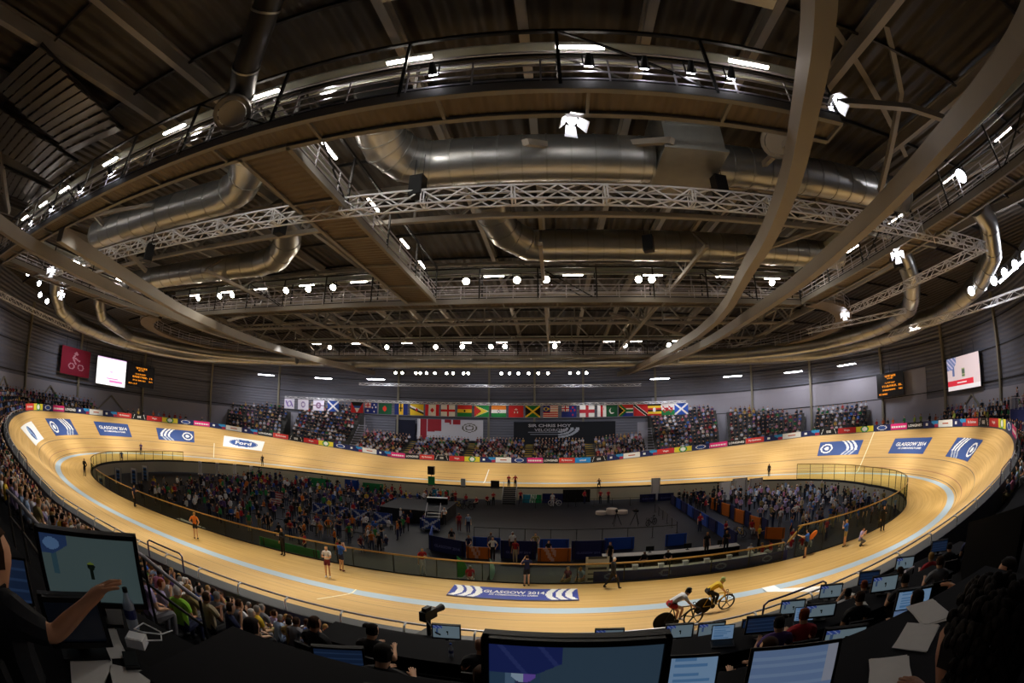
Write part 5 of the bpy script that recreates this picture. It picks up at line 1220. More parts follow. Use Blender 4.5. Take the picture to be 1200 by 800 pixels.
man(5.6, 16.4, 190, 'stand', 0, 'dark', 'red', 'navy', 'black', 'official in red standing right of the far steps', z=FZ)
# officials and others near the barrier, inside the infield
IN_ = [(-5.6, -15.6, 'hips', 'red', 'navy', 'official in red behind the left glass barrier, left of a pair', -1), (-3.0, -15.7, 'hold', 'red', 'navy', 'official in red behind the left glass barrier, right of a pair', -1), (5.2, -16.2, 'sitlean', 'red', 'white', 'person in red and white bending behind the barrier', -1), (2.2, -15.2, 'hold', 'red', 'white', 'person in red and white behind the barrier left of the green flag', -1),
  (5.6, -9.6, 'hips', 'white', 'black', 'person in a white bib before the left orange hoarding', -1.5), (7.2, -10, 'stand', 'red', 'beige', 'person in red and beige before the navy booth hoarding', -1.5), (6.9, -9.0, 'hold', 'white', 'black', 'person in white behind the booth row, arms forward', -1.2), (9.4, -6.6, 'sit', 'black', 'black', 'person in black sitting behind the right orange hoarding', FZ),
  (1.8, -5.6, 'stand', 'black', 'beige', 'person in black at the left booth', FZ), (3.2, -5.8, 'sit', 'navy', 'navy', 'person in navy sitting in the left booth', FZ), (5.0, -6.2, 'stand', 'grey', 'black', 'person in grey standing in the left booth', FZ), (8.4, -6.0, 'hips', 'khaki', 'black', 'person in khaki behind the navy booth hoarding', FZ),
  (10.6, -16.1, 'sit', 'maroon', 'khaki', 'fair haired person in maroon sitting behind the barrier', -1), (11.4, -16.0, 'sitlean', 'pale blue', 'khaki', 'person in pale blue sitting behind the barrier beside the easel', -1), (16.0, -10.6, 'sitdesk', 'black', 'black', 'person in black bent over the white desk, first', -1.9), (17.6, -10.6, 'sitdesk', 'black', 'black', 'person in black bent over the white desk, second', -1.9),
  (13.6, -10.4, 'stand', 'black', 'black', 'person in black standing at the left end of the white desk', -1.6), (20.2, -11.2, 'stand', 'black', 'black', 'dark suited person standing at the right of the white desk', -1.2), (21.6, -11.4, 'hold', 'black', 'black', 'second dark suited person at the right of the white desk', -1.2),
  (23.0, -1.2, 'hold', 'red', 'navy', 'official in red and white at the corner of the belt fence', FZ), (24.0, -5.2, 'folded', 'red', 'navy', 'official in red behind the white desk', FZ), (25.8, -8.2, 'hold', 'yellow', 'black', 'person in yellow and black at the right end of the desk', FZ), (27.0, -4.2, 'sit', 'red', 'white', 'official in red sitting by the blue hoardings', FZ), (28.4, -9.4, 'sit', 'red', 'white', 'official in red sitting in the mixed zone', FZ), (30.4, -11.4, 'hold', 'red', 'navy', 'official in red among the orange hoardings', -1.6),
  (-.4, 1.0, 'hold', 'white', 'black', 'person in white coming down the stage steps', -1.6), (1.1, .6, 'stand', 'red', 'maroon', 'person in red beside the stage steps', FZ), (2.0, .4, 'stand', 'pale blue', 'navy', 'person in pale blue beside the stage steps', FZ), (9.6, 14.6, 'stand', 'white', 'white', 'person in white behind the parked white bicycle', FZ)]
for i, (x, y, ps, tp, bt, lb, z) in enumerate(IN_):
    man(x, y, R.uniform(120, 240) if y < -5 else R.uniform(150, 210), ps, i % 4, R.choice(list(HAIR)), tp, bt, 'black', lb, z=z)
for i, (x, y) in enumerate(((-3.5, 14.6), (-2.2, 14.2), (-1.0, 14.8), (.6, 13.2), (1.6, 14.9), (2.4, 14.7), (13.6, 16.6), (15.6, 16.4), (16.6, 16.4))):
    man(x, y, R.uniform(130, 230), R.choice(['stand', 'hips', 'folded', 'sit']), i % 4, R.choice(['dark', 'brown', 'grey']), 'red', R.choice(['navy', 'black', 'maroon']), 'black', 'official in red in the line under the far edge, %s from the left' % ORD[i], z=FZ, group='officials under the far edge')
for i in range(7): man(23.2+i*.85, -12.2-.25*(i % 2), R.uniform(-40, 40), 'sitdesk', i % 4, R.choice(['dark', 'brown', 'fair', 'grey']), 'red' if i % 3 else 'white', 'white', 'black', 'person in red or white at the near right table, %s from the left' % ORD[i], z=-1.75, group='people at the near right table')
# the two riders
yb = at_track(16.45, -24.05); sY = 16.45
yp = bicycle('black track bicycle with a disc wheel under the rider in yellow', at_track(15.75, -25.3), math.radians(-86), 'yellow', True, 5, math.radians(6))
man(15.75, -25.3, -86, 'ride', 0, 'dark', 'yellow', 'black', 'white', 'rider in a yellow jersey with a striped helmet on the black bicycle', helmet=mat('helmet_green', 'a8b86a', .3))
bicycle('track bicycle hidden by the monitors under the rider in red and white', at_track(13.55, -27.6), math.radians(-84), 'black', True, 5, math.radians(6))
man(13.55, -27.6, -84, 'ride', 0, 'dark', 'white', 'red', 'white', 'rider in a white and red jersey with a black helmet', shorts=True, helmet=mat('helmet_black', '101012', .3))

# ------------------------------------------------------------------ spectators
PEND = []
def spect(p, rz, pose, tp, hr, label, group, scale=1., longs=False, dressed=False):
    o = person(p, rz, P(pose), (SKIN[R.randrange(4)], HAIR[hr], CL[tp], CL[R.choice(['navy', 'black', 'denim', 'khaki', 'grey'])], CL['black']), label, group, dressed, scale, longs=longs)
    PEND.append((o, label)); return o
SP_T = ['white']*6+['navy', 'black', 'black', 'pale blue', 'pale blue', 'pale blue', 'lilac', 'lilac', 'red', 'lime green', 'blue', 'beige', 'grey', 'grey', 'pink', 'purple', 'yellow', 'denim', 'khaki']
SP_H = ['dark']*4+['brown']*5+['fair']*4+['grey']*4+['white', 'white', 'ginger']
SP_P = ['sit']*4+['sitlean']*4+['sitchin']*2+['sitclap']+['sitphoto']
def nrow(s, r, back=.5): return ED(s, .64+(r+back)*NEAR_P, NEAR_Z+r*NEAR_R)
crowd_spots = []
FAM = {}
for r in range(8):
    s = 4.6-.22*r+.28*(r % 2)
    while s > -62:
        if R.random() < .93:
            p = nrow(s, r)+Vector((R.uniform(-.06, .06), R.uniform(-.06, .06), 0)); rz = face_dir(s)+R.uniform(-.5, .25)
            if s > -8:
                tp = R.choice(SP_T); hr = R.choice(SP_H)
                spect(p, rz, R.choice(SP_P), tp, hr, 'spectator in %s with %s hair, %s row, left stand' % (tp, hr, ORD[r]), 'spectators in the near left stand', R.uniform(.94, 1.04), dressed=(s > -5))
            elif r < 6: crowd_spots.append((*p, rz, True, None))
        s -= .57
for r in range(6, 13):
    s = -34
    while s > -62:
        p = nrow(s, r); crowd_spots.append((*p, face_dir(s)+R.uniform(-.4, .3), True, None)); s -= .62
for r in range(7):
    s = 31
    while s < 62:
        if R.random() < .9:
            p = nrow(s, r); rz = face_dir(s)+R.uniform(-.3, .4)
            if s < 37 and r < 2:
                tp = R.choice(SP_T); hr = R.choice(SP_H); spect(p, rz, R.choice(SP_P), tp, hr, 'spectator in %s with %s hair, %s row, right stand' % (tp, hr, ORD[r]), 'spectators in the near right stand', R.uniform(.94, 1.04))
            else: crowd_spots.append((*p, rz, True, None))
        s += .6
# far stands
def far_rows(s0, s1, rows, pitch, rise, z0, fill=.93, top=None, aisles=(), r0=0):
    for r in range(r0, rows):
        s = s0+R.uniform(0, .3)
        while s < s1:
            if R.random() < fill and not any(abs(s-a) < .75 for a in aisles):
                p = ED(s, .64+(r+.5)*pitch, z0+r*rise); crowd_spots.append((p.x, p.y, p.z, face_dir(s), True, None))
            s += .56
AIS = (138.2, 127.7, 118.0, 108.0)
far_rows(100, 146.6, 10, .82, .32, -.5, .95, None, AIS)
for a, b_, rws in SIDE: far_rows(a+.3, b_-.3, rws, .78, .58, -.5, .92)
for s in np.arange(167.5, LT-62.5, .8):
    if R.random() < .55: p = ED(float(s), 1.2+R.random()*.5, -.1); crowd_spots.append((p.x, p.y, p.z, face_dir(s), False, R.choice([None, 'b03028', 'c05a30', '2a2c30'])))
for s in np.arange(50, 72, .75):
    if R.random() < .6: p = ED(float(s), 1.2+R.random()*.6, -.1); crowd_spots.append((p.x, p.y, p.z, face_dir(s), False, R.choice([None, 'b03028', 'c05a30', '8a9a40'])))
for i in range(9):
    p = ED(43.2+i*.68, 2.6+.8*(i % 3)/2, 1.42); crowd_spots.append((p.x, p.y, p.z, face_dir(46)+R.uniform(-.4, .4), False, R.choice(['c03040', 'd8c0d0', '20222c', None])))
crowd('crowd', crowd_spots, 'dense seated crowd filling the far and side stands', None)
o = empty('camera_platform', ED(46, 3.2, -.1), face_dir(46), 'navy skirted camera platform behind the right rim, people standing on it', 'platform')
b = MB(); b.box((0, 0, .75), (6.5, 2.4, 1.5)); b.build('skirt', M['navy'], o); b = MB()
for x in (-3.2, -1.6, 0, 1.6, 3.2): b.bar((x, 1.15, 1.5), (x, 1.15, 2.5), .05)
b.bar((-3.2, 1.15, 2.5), (3.2, 1.15, 2.5), .05); b.build('railing', M['rail'], o); b = MB(); b.box((3.9, .6, 1.3), (.9, .7, 2.6)); b.build('cabinet', M['wall2'], o)
# aisles of the far stand, white edged steps of the side stands
for i, s in enumerate(AIS):
    b = MB(); rz = face_dir(s)+PI; O = ED(s, .66, -.5)
    for k in range(10): b.box((0, .41+.82*k, .32*k+.04), (1.3, .82, .09)); b.box((0, .2+.82*k, .32*k-.1), (1.3, .41, .2))
    o = b.build('aisle_steps', M['yel']); o.location = O; o.rotation_euler.z = rz; tag(o, 'yellow stepped aisle through the far crowd, %s from the left' % ORD[i], 'steps', 'yellow aisles')
for i, s in enumerate((153.4, 146.9, 99.2, 94.4, 83.2)):
    b = MB(); rz = face_dir(s)+PI; O = ED(s, 2.6, .75)
    for k in range(9 if i < 4 else 7): b.box((0, .3+.52*k, .42*k), (1.3, .3, .1)); b.box((-.7, .3+.52*k, .42*k), (.06, .5, .3)); b.box((.7, .3+.52*k, .42*k), (.06, .5, .3))
    o = b.build('white_steps', M['wall2']); o.location = O; o.rotation_euler.z = rz; tag(o, 'white edged steps in the far side stands, %s from the left' % ORD[i], 'steps', 'white edged steps')
    
# infield crowds
inf = []; HR = list(HAIR)
def infield(label_side, x0, x1, y0, y1, n, tops, n_ind, group, excl=lambda x, y: False, zf=lambda x, y: FZ):
    pts = []
    t = 0
    while len(pts) < n and t < n*60:
        t += 1; x = R.uniform(x0, x1); y = R.uniform(y0, y1)
        s = min((i*LT/200 for i in range(200)), key=lambda s: (OF(s, 0, 0).xy-Vector((x, y))).length); X = OF(s, 0, 0); nn = Vector(fr(s)[2:4])
        if (Vector((x, y))-X.xy).dot(nn) > WIN(s)-.9 or excl(x, y): continue
        if any((x-a)**2+(y-b_)**2 < .30 for a, b_ in pts): continue
        pts.append((x, y))
    pts.sort(key=lambda p: (p[0]-9.7)**2+(p[1]+40.2)**2)
    for i, (x, y) in enumerate(pts):
        tp = R.choice(tops); hr = R.choice(SP_H); z = zf(x, y)
        if i < n_ind:
            sit = R.random() < .35 and label_side == 'left'
            spect((x, y, z), R.uniform(0, 6.28), R.choice(['sit', 'sitlean']) if sit else R.choice(['stand', 'hips', 'folded', 'hold', 'behind']), tp, hr, '%s person in %s with %s hair, %s infield' % ('seated' if sit else 'standing', tp, hr, label_side), group)
        else: inf.append((x, y, z, R.uniform(0, 6.28), R.random() < .45 and label_side == 'left', CLX[tp]))
ex = lambda x, y: (-7.8 < x and 2.2 < y < 8.8) or abs(y-.3) < .5
infield('left', -33, -2.5, -10.5, 17, 430, ['black']*4+['navy']*3+['red', 'maroon', 'green', 'yellow', 'white', 'white', 'blue', 'purple', 'orange', 'grey'], 34, 'team staff in the left infield', ex)
infield('right', 28.6, 46, -9, 16.5, 190, ['white']*5+['pale blue']*4+['lilac']*4+['black']*5+['navy']*2+['grey', 'grey', 'khaki', 'beige', 'blue', 'pink'], 34, 'guests in the right infield', lambda x, y: x < 29.4 and y > -8)
infield('middle', 25, 28.6, 6, 14.6, 26, ['black']*5+['navy', 'grey', 'white', 'red'], 0, 'x')
crowd('crowd', inf, 'standing crowd packed into both ends of the infield', None)
# ------------------------------------------------------------------ the press tribune in front of the camera
b = MB()
for y0, y1, z in ((-31.3, -33.7, 3.1), (-33.7, -35.7, 4.15), (-35.7, -37.95, 5.0), (-37.95, -43, 6.4)): b.box((14.4, (y0+y1)/2, z/2), (17.4, y0-y1, z))
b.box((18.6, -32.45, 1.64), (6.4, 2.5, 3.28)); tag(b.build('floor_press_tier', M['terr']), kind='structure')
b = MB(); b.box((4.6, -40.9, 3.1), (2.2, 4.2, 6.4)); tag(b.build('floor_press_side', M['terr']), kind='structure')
T = [3.1, 4.15, 5.0, 6.4]
def pdesk(label, x0, x1, y, z, zf, w_=.72): return desk(label, (x0, y), (x1, y), z, w_, zf, 'desk', 'desk', 'press_desk', 'press desks')
pdesk('front press desk overlooking the white track rail', 5.9, 15.3, -32.35, 3.84, 3.1); pdesk('raised right end of the front press desk', 15.45, 21.6, -32.2, 4.02, 3.28)
pdesk('second press desk behind the front one', 6.3, 17.5, -34.35, 4.88, 4.15)
pdesk('third press desk behind the second one', 6.6, 14.6, -36.45, 5.5, 5.0-.25)
pdesk('press desk nearest the camera with the big monitor', 8.1, 12.6, -38.85, 7.13, 6.4, .75)
pdesk('side press desk carrying the left monitor and papers', 5.4, 8.6, -39.45, 7.12, 6.4, .62)
def s_bike(u, v):               # cyclist on a blue grey track as shown on the desk screens
    if v > .72 and u < .35 and v > .55+u*.55: return H('3c56a8') if int(u*26+v*17) % 4 else H('9aa6d0')
    if abs(u-.14) < .035 and .35 < v < .8: return H('46608c')
    if (u-.55)**2*2.5+(v-.5)**2 < .006 or abs(u-.55) < .022 and .28 < v < .52: return H('18221c')
    if abs(u-.57) < .015 and .5 < v < .58: return H('8a9a3a')
    return H('8398a4')
def s_bikebig(u, v):
    if v > .62 and u < .42 and v > .35+u*1.0: 
        return H('24306c') if int(u*30+v*13) % 7 else H('34407c')
    e = ((u-.2)*1.5)**2+(v-.62)**2
    if e < .012: return H('7a5cc0') if u > .2 else H('a8c0d8')
    if abs(u-.2) < .045 and .1 < v < .55: return H('3a4066') if int(v*16) % 3 else H('7c86b8')
    if abs(u-.12) < .03 and .4 < v < .7: return H('5c7896')
    if ((u-.71)*1.8)**2+(v-.14)**2 < .012: return H('14160f') if u < .725 else H('6f8a22')
    return H('3e5468') if u > .3 else H('36506c')
def s_bikedim(u, v):
    if v > .7 and u < .3 and v > .6+u*.8: return H('2a3f66') if (u-.12)**2+(v-.85)**2 > .008 else H('5a7aa4')
    if abs(u-.13) < .03 and .4 < v < .75: return H('34505c')
    if (u-.52)**2*2.5+(v-.56)**2 < .004: return H('6a7a30') if v > .58 else H('101812')
    if abs(u-.52) < .018 and .36 < v < .56: return H('101812')
    return H('4f6061')
def s_doc(u, v): return H('5f8fc4') if int(v*14) % 2 and .1 < u < .5+.4*((int(v*14)*37) % 10)/10 else H('8fb4dc')
def s_lap(u, v): return H('203c64') if abs(u-.75) < .02 and int(v*9) % 2 else (H('a4aabc') if u > .86 and v > .3 else (H('7590bc') if int(v*18) % 3 else H('86a0c6')))
def s_dark(u, v): return H('1c2c48') if int(v*12) % 3 else H('2a3f60')
def monitor(label, top, z0, fn, deg=0., w_=.56, h_=.34, mat_='screen2', cells=(26, 16), tilt=-.06):
    """top = x,y,z of the middle of the upper edge; the screen looks towards -y turned by deg"""
    x, y, zt = top; o = empty('monitor', (x, y, z0), math.radians(deg), label, 'monitor', 'press monitors'); ht = zt-z0; lo = max(.06, ht-h_)
    b = MB(); b.box((0, .03, (ht+lo)/2), (w_, .05, ht-lo)); b.box((0, -.0, ht-.012), (w_, .03, .024)); b.box((0, 0, lo+.014), (w_, .03, .028))
    for s_ in (-1, 1): b.box((s_*(w_/2-.012), 0, (ht+lo)/2), (.024, .03, ht-lo))
    bz = b.build('bezel', M['black'], o)
    paint('screen', flat((-w_/2+.024, .003, lo+.028), (w_-.048, 0, 0), (0, 0, ht-lo-.052)), fn, cells[0], cells[1], M[mat_], bz, .004, False)
    b = MB(); b.box((0, .08, lo/2+.05), (.07, .04, lo+.1)); b.box((0, .06, .01), (.26, .2, .02)); b.build('stand', M['black'], o); return o
d1, d2, d3, d4 = 3.84, 4.88, 5.5, 7.13
MON = [('press monitor showing a cyclist, left end of the front desk', (7.75, -32.3, 4.32), d1, s_bike, 6), ('press monitor showing a cyclist, in the middle of the front desk', (10.82, -32.3, 4.33), d1, s_bike, -4), ('press monitor in front of the red and white rider', (12.19, -32.3, 4.3), d1, s_bike, -8), ('press monitor in front of the rider in yellow, widest of the front desk', (12.85, -32.35, 4.25), d1, s_bike, -10),
 ('press monitor with a dark blue screen on the front desk', (13.85, -32.3, 4.12), d1, s_dark, -12), ('press monitor standing before the violet hoop rail', (14.75, -32.3, 4.36), d1, s_bike, -22), ('press monitor right of the violet hoop rail', (15.85, -32.2, 4.44), 4.02, s_bike, -26), ('press monitor second from the right end of the front desk', (17.1, -32.15, 4.44), 4.02, s_dark, -30), ('press monitor at the right end of the front desk', (18.5, -32.1, 4.44), 4.02, s_bike, -34), ('press monitor beyond the fair haired person, farthest along the desks', (20.2, -32.0, 4.44), 4.02, s_dark, -36), ('press monitor on the second desk at its right end', (15.6, -34.3, 5.27), d2, s_bike, -28), ('press monitor on the second desk by the red shirt', (12.9, -34.4, 5.25), d2, s_dark, -16),
 ('press monitor on the second desk, only its top edge clear', (9.7, -34.3, 5.27), d2, s_bike, 0), ('grey blue press monitor on the second desk at the right', (14.0, -34.4, 5.2), d2, s_bike, -24), ('press monitor before the bottle on the third desk', (7.6, -36.4, 5.88), d3, s_dark, 24), ('pale press monitor on the third desk at the right', (14.3, -36.3, 5.92), d3, s_doc, -32), ('grey press monitor on the third desk beside dark haired heads', (13.0, -36.4, 5.84), d3, s_bike, -26)]
for lb, tp, z0, fn, a in MON: monitor(lb, tp, z0, fn, a)
monitor('big dark monitor at the bottom centre showing a racing cyclist', (9.79, -38.83, 7.585), d4, s_bikebig, -3, .62, .4, cells=(140, 80))
o = monitor('big dark monitor at the left turned towards the pointing man', (7.6, -39.08, 7.62), 7.12, s_bikedim, 56, .62, .4, cells=(110, 70))
monitor('second black monitor overlapping the lower corner of the left one', (7.85, -39.38, 7.43), 7.12, lambda u, v: H('0a0d14'), 66, .34, .3)
def laptop(label, p, deg, fn, w_=.36, d_=.25, open_=105, group='laptops'):
    o = empty('laptop', p, math.radians(deg), label, 'laptop', group); a = math.radians(open_-90)
    b = MB(); b.box((0, 0, .01), (w_, d_, .02)); bs = b.build('base', M['dark'], o)
    b = MB()
    for k in range(5): b.box((0, -.02+.03*k-.03, .023), (w_*.85, .022, .004))
    b.build('keyboard', M['black'], bs)
    g = flat((-w_/2, d_/2, .02), (w_, 0, 0), (0, math.sin(a)*d_, math.cos(a)*d_)); n = g(0, 0)[1]
    b = MB(); P4 = [g(u, v)[0] for u, v in ((0, 0), (1, 0), (1, 1), (0, 1))]; b.add(P4+[q-n*.012 for q in P4], [(0, 1, 2, 3), (7, 6, 5, 4), (0, 4, 5, 1), (1, 5, 6, 2), (2, 6, 7, 3), (3, 7, 4, 0)]); ld = b.build('lid', M['black'], o)
    paint('screen', lambda u, v: (g(.04+.92*u, .05+.9*v)[0]+n*.003, n), fn, 24, 16, M['screen2'], ld, .003, False); return o
laptop('bright open laptop at the bottom right showing a document', (10.56, -39.02, d4+.02), -20, s_lap, .38, .26)
laptop('small laptop with a blue screen on the second desk', (12.25, -34.4, d2), -14, s_doc); laptop('laptop with a bright blue screen beside scattered papers', (13.7, -34.4, d2), -26, s_doc)
laptop('laptop with a pale screen at the right of the third desk', (13.9, -36.6, d3), -34, s_lap); laptop('glowing laptop at the bottom edge left of the centre', (9.27, -39.0, d4-.02), 12, s_lap, .34, .22, 95); laptop('open laptop beside the pointing arm', (7.3, -39.62, 7.12), 62, s_dark, .36, .25, 110)
laptop('narrow bright laptop beside the big centre monitor', (10.22, -38.85, d4), -12, s_doc, .2, .24)
laptop('half shut laptop glowing behind the dark backs at the left', (7.0, -36.5, d3), 20, s_doc, .36, .25, 60)
# papers, bottles, small things
def paper(label, p, deg, n=1, w_=.21, h_=.297, m='paper'):
    b = MB()
    for k in range(n): b.box((R.uniform(-.01, .01), R.uniform(-.01, .01), .002+.003*k), (w_, h_, .002), R.uniform(-.06, .06))
    o = b.build('paper_sheet', M[m]); o.location = p; o.rotation_euler.z = math.radians(deg); tag(o, label, 'paper', 'loose papers on the press desks')
for lb, p, a in (('white sheet at the bottom left corner of the near desk', (8.15, -39.35, 7.12), 40), ('notebook sheet under the pointing arm', (7.78, -39.22, 7.12), 65), ('second sheet with a blue mark under the arm', (7.95, -39.42, 7.12), 58), ('large white sheet on the near desk at the right', (11.15, -38.95, d4), -35), ('sheet of paper beside the large one at the right', (11.5, -38.78, d4), -60),
  ('curling sheet by the dark screen at the right', (11.75, -38.62, d4), -20), ('open notebook page left of the bright laptop', (12.3, -36.5, d3), 10), ('second open notebook page beside the first', (12.62, -36.5, d3), 4), ('printed sheet on the second desk before the laptops', (12.9, -34.5, d2), 15), ('white sheets on the front desk beside the hoop rail', (13.35, -32.2, d1), 20),
  ('sheet on the second desk under the bald head', (9.1, -34.6, d2), 5), ('tilted sheet on the front desk at the left', (6.4, -32.4, d1), 12), ('second tilted sheet on the front desk at the left', (6.75, -32.5, d1), -14), ('pale sheets at the right end of the second desk', (15.0, -34.4, d2), -20), ('sheet on the raised front desk at its right end', (16.5, -32.25, 4.02), 25), ('bright sheet on the third desk beside a red shirt', (14.9, -36.5, d3), -30)):
    paper(lb, p, a, 3)
paper('yellow green folder on the third desk', (8.7, -36.5, d3), 4, 4, .3, .22, 'yel')
def bottle(label, p, h_=.23, cap='white', body='glassblue'):
    if 'glassblue' not in M: M['glassblue'] = mat('bottle_plastic', 'b8c4d4', .15, 0, 0, alpha=.55); M['bottle_dark'] = mat('bottle_tinted', '3a4a66', .2)
    o = empty('water_bottle', p, 0, label, 'bottle', 'drink bottles'); b = MB(); r_ = h_*.145
    b.tube([(0, 0, 0), (0, 0, .01), (0, 0, h_*.62), (0, 0, h_*.8), (0, 0, h_*.9)], [r_*.9, r_, r_, r_*.5, r_*.42], 12); by_ = b.build('body', M[body] if body != 'x' else M['bottle_dark'], o, True)
    b = MB(); b.tube([(0, 0, h_*.9), (0, 0, h_)], r_*.45, 10); b.build('cap', M[cap], o); b = MB(); b.tube([(0, 0, h_*.3), (0, 0, h_*.52)], r_*1.03, 12, cap=False); b.build('label_band', M['navy'], by_)
for lb, p, h_, cp in (('bottle standing before the third desk monitor at the left', (8.05, -36.95, d3-.02), .3, 'black'), ('small blue bottle on the front desk left of the bald head', (8.6, -32.4, d1), .24, 'white'), ('second small bottle on the front desk by the bald head', (8.95, -32.45, d1), .22, 'white'), ('clear bottle on the second desk beside the yellow folder', (8.35, -34.5, d2), .24, 'blue'),
  ('bottle beside the pointing hand', (7.75, -38.95, 7.12), .24, 'black'), ('bottle beside the paired monitors on the second desk', (13.05, -34.3, d2), .22, 'white'), ('bottle between monitors at the right of the front desk', (14.2, -32.4, d1), .22, 'blue'), ('dark blue bottle on the front desk by the hoop rail', (15.1, -32.45, d1), .24, 'blue')): bottle(lb, p, h_, cp)
o = empty('power_adapter', (7.9, -39.05, 7.12), .6, 'white square power adapter with a cable on the left desk', 'adapter'); b = MB(); b.box((0, 0, .03), (.1, .09, .05)); b.box((.0, 0, .056), (.085, .075, .004)); b.build('body', M['white'], o)
b = MB(); b.tube([(.05, .02, .03), (.12, .08, .015), (.1, .16, .02), (.0, .17, .05), (-.04, .1, .04), (.03, .05, .06), (.12, .1, .04), (.16, .2, .02)], .004, 6); b.build('cable', M['white'], o, True)
b = MB(); b.box((0, 0, .008), (.07, .14, .014)); b.box((0, 0, .016), (.06, .12, .002)); o = b.build('phone', M['black']); o.location = (12.35, -36.6, d3+.012); o.rotation_euler.z = .5; tag(o, 'black phone lying on the open notebook', 'phone')
b = MB(); b.box((0, 0, .008), (.075, .15, .014)); b.box((0, .0, .016), (.06, .12, .002)); o = b.build('phone', M['black']); o.location = (8.02, -39.2, 7.135); o.rotation_euler.z = 1; tag(o, 'phone lying on the sheets beside the pointing arm', 'phone')
# television camera behind the front desk
o = empty('television_camera', (7.25, -31.75, 3.7), math.radians(-20), 'black television camera with a long lens by the left hoop rail', 'camera'); b = MB(); b.box((0, 0, .55), (.16, .42, .22)); b.box((0, -.05, .7), (.1, .2, .08)); b.build('body', M['black'], o); b = MB(); b.tube([(0, .2, .55), (0, .36, .55), (0, .5, .55)], [.06, .07, .085], 12); b.build('lens', M['black'], o, True)
b = MB(); b.tube([(.1, -.2, .5), (.5, -.45, .42), (.62, -.5, .44)], .018, 6); b.build('pan_bar', M['black'], o); b = MB(); b.tube([(0, 0, .45), (0, 0, 0)], .05, 8); b.box((0, 0, .02), (.5, .5, .04)); b.build('pedestal', M['black'], o)
# chairs and press people
def chair(p, rz, label):
    o = empty('press_chair', p, rz, label, 'chair', 'press chairs'); b = MB(); b.box((0, 0, .44), (.44, .42, .05)); b.build('seat', M['seatblk'], o); b = MB(); b.box((0, -.22, .74), (.42, .04, .4)); b.build('backrest', M['seatblk'], o)
    for sx in (-1, 1):
        for sy in (-1, 1): b = MB(); b.bar((sx*.19, sy*.18, 0), (sx*.19, sy*.18, .42), .03); b.build('leg', M['dsteel'], o)
def press(x, y, t, pose, hair, top, label, deg=0, skin=0, dz=0., longs=False, chr_=True):
    o = person((x, y, T[t]+dz), math.radians(deg), P(pose), (SKIN[skin], HAIR[hair], CL[top], CL['black'], CL['black']), label, None, True, 1., longs=longs)
    if chr_: chair((x, y-.02, T[t]+dz), math.radians(deg), 'black chair under the '+' '.join(label.split(',')[0].split()[:9]))
    return o
RT = .5
bald = HAIR['bald'] = mat('bald_head', '8a5c40', .55)
press(8.85, -35.0, 1, 'sitdesk', 'bald', 'black', 'bald man in black at the second press desk', 0, 1); press(8.75, -33.0, 0, 'sitdesk', 'dark', 'black', 'dark haired person at the front press desk before the bald man', 0, 1)
press(7.35, -35.0, 1, 'sitdesk', 'dark', 'black', 'dark haired person at the left of the second press desk', -5); press(6.55, -35.1, 1, 'sit', 'brown', 'black', 'brown haired person at the left end of the second press desk', -10, 1)
press(8.3, -36.95, 2, 'sitdesk', 'dark', 'black', 'person in black with headphones at the third press desk', 0); press(9.2, -37.1, 2, 'sitdesk', 'brown', 'grey', 'person in a grey striped shirt left of the big centre monitor', 0)
press(11.65, -37.0, 2, 'sitdesk', 'brown', 'black', 'long haired person in black writing at the third press desk', 8); press(13.3, -35.0, 1, 'sitdesk', 'ginger', 'red', 'ginger haired person in a red shirt at the second press desk', -15); press(12.85, -35.05, 1, 'sitdesk', 'dark', 'purple', 'dark haired person in purple beside the red shirt', -10)
press(14.4, -35.0, 1, 'sitchin', 'brown', 'black', 'person in black resting the chin, right of the red shirt', -20); press(12.8, -33.05, 0, 'sitdesk', 'brown', 'pale blue', 'person with a face mask strap at the front desk behind the riders', -6); press(14.15, -33.0, 0, 'sit', 'dark', 'black', 'dark haired person by the hoop rail at the front desk', -10)
press(16.3, -32.95, 0, 'sitdesk', 'ginger', 'black', 'long ginger haired person at the front press desk', -20, 0, .18); press(17.5, -32.95, 0, 'sitdesk', 'brown', 'white', 'person in white at the right of the front press desk', -25, 0, .18); press(18.8, -32.9, 0, 'sitdesk', 'fair', 'red', 'fair haired person in red at the right end of the front desk', -25, 0, .18)
press(15.75, -33.0, 0, 'sitphoto', 'dark', 'white', 'person in white holding the hands up at the front desk', -20, 0, .18); press(19.7, -32.85, 0, 'sitdesk', 'dark', 'black', 'dark haired person beyond the fair haired one in red', -30, 0, .18); press(20.8, -32.8, 0, 'sit', 'grey', 'navy', 'grey haired person in navy at the far end of the press desks', -30, 0, .18); press(15.5, -35.0, 1, 'sitdesk', 'dark', 'black', 'dark haired person in black at the right end of the second desk', -25); press(16.6, -34.95, 1, 'sitdesk', 'brown', 'grey', 'brown haired person in grey at the end of the second desk', -28); press(10.6, -35.05, 1, 'sitdesk', 'brown', 'black', 'brown haired person behind the big monitor at the second desk', 0); press(6.4, -33.0, 0, 'sit', 'dark', 'black', 'person in black at the left end of the front press desk', 0); press(13.5, -37.1, 2, 'sitdesk', 'dark', 'black', 'dark haired person in black at the right of the third desk', -20)
press(7.0, -37.2, 2, 'sitlean', 'dark', 'black', 'dark back of a person left of the third desk monitor', 10); press(10.3, -37.15, 2, 'sitdesk', 'dark', 'black', 'dark haired person hidden behind the big centre monitor', 0)
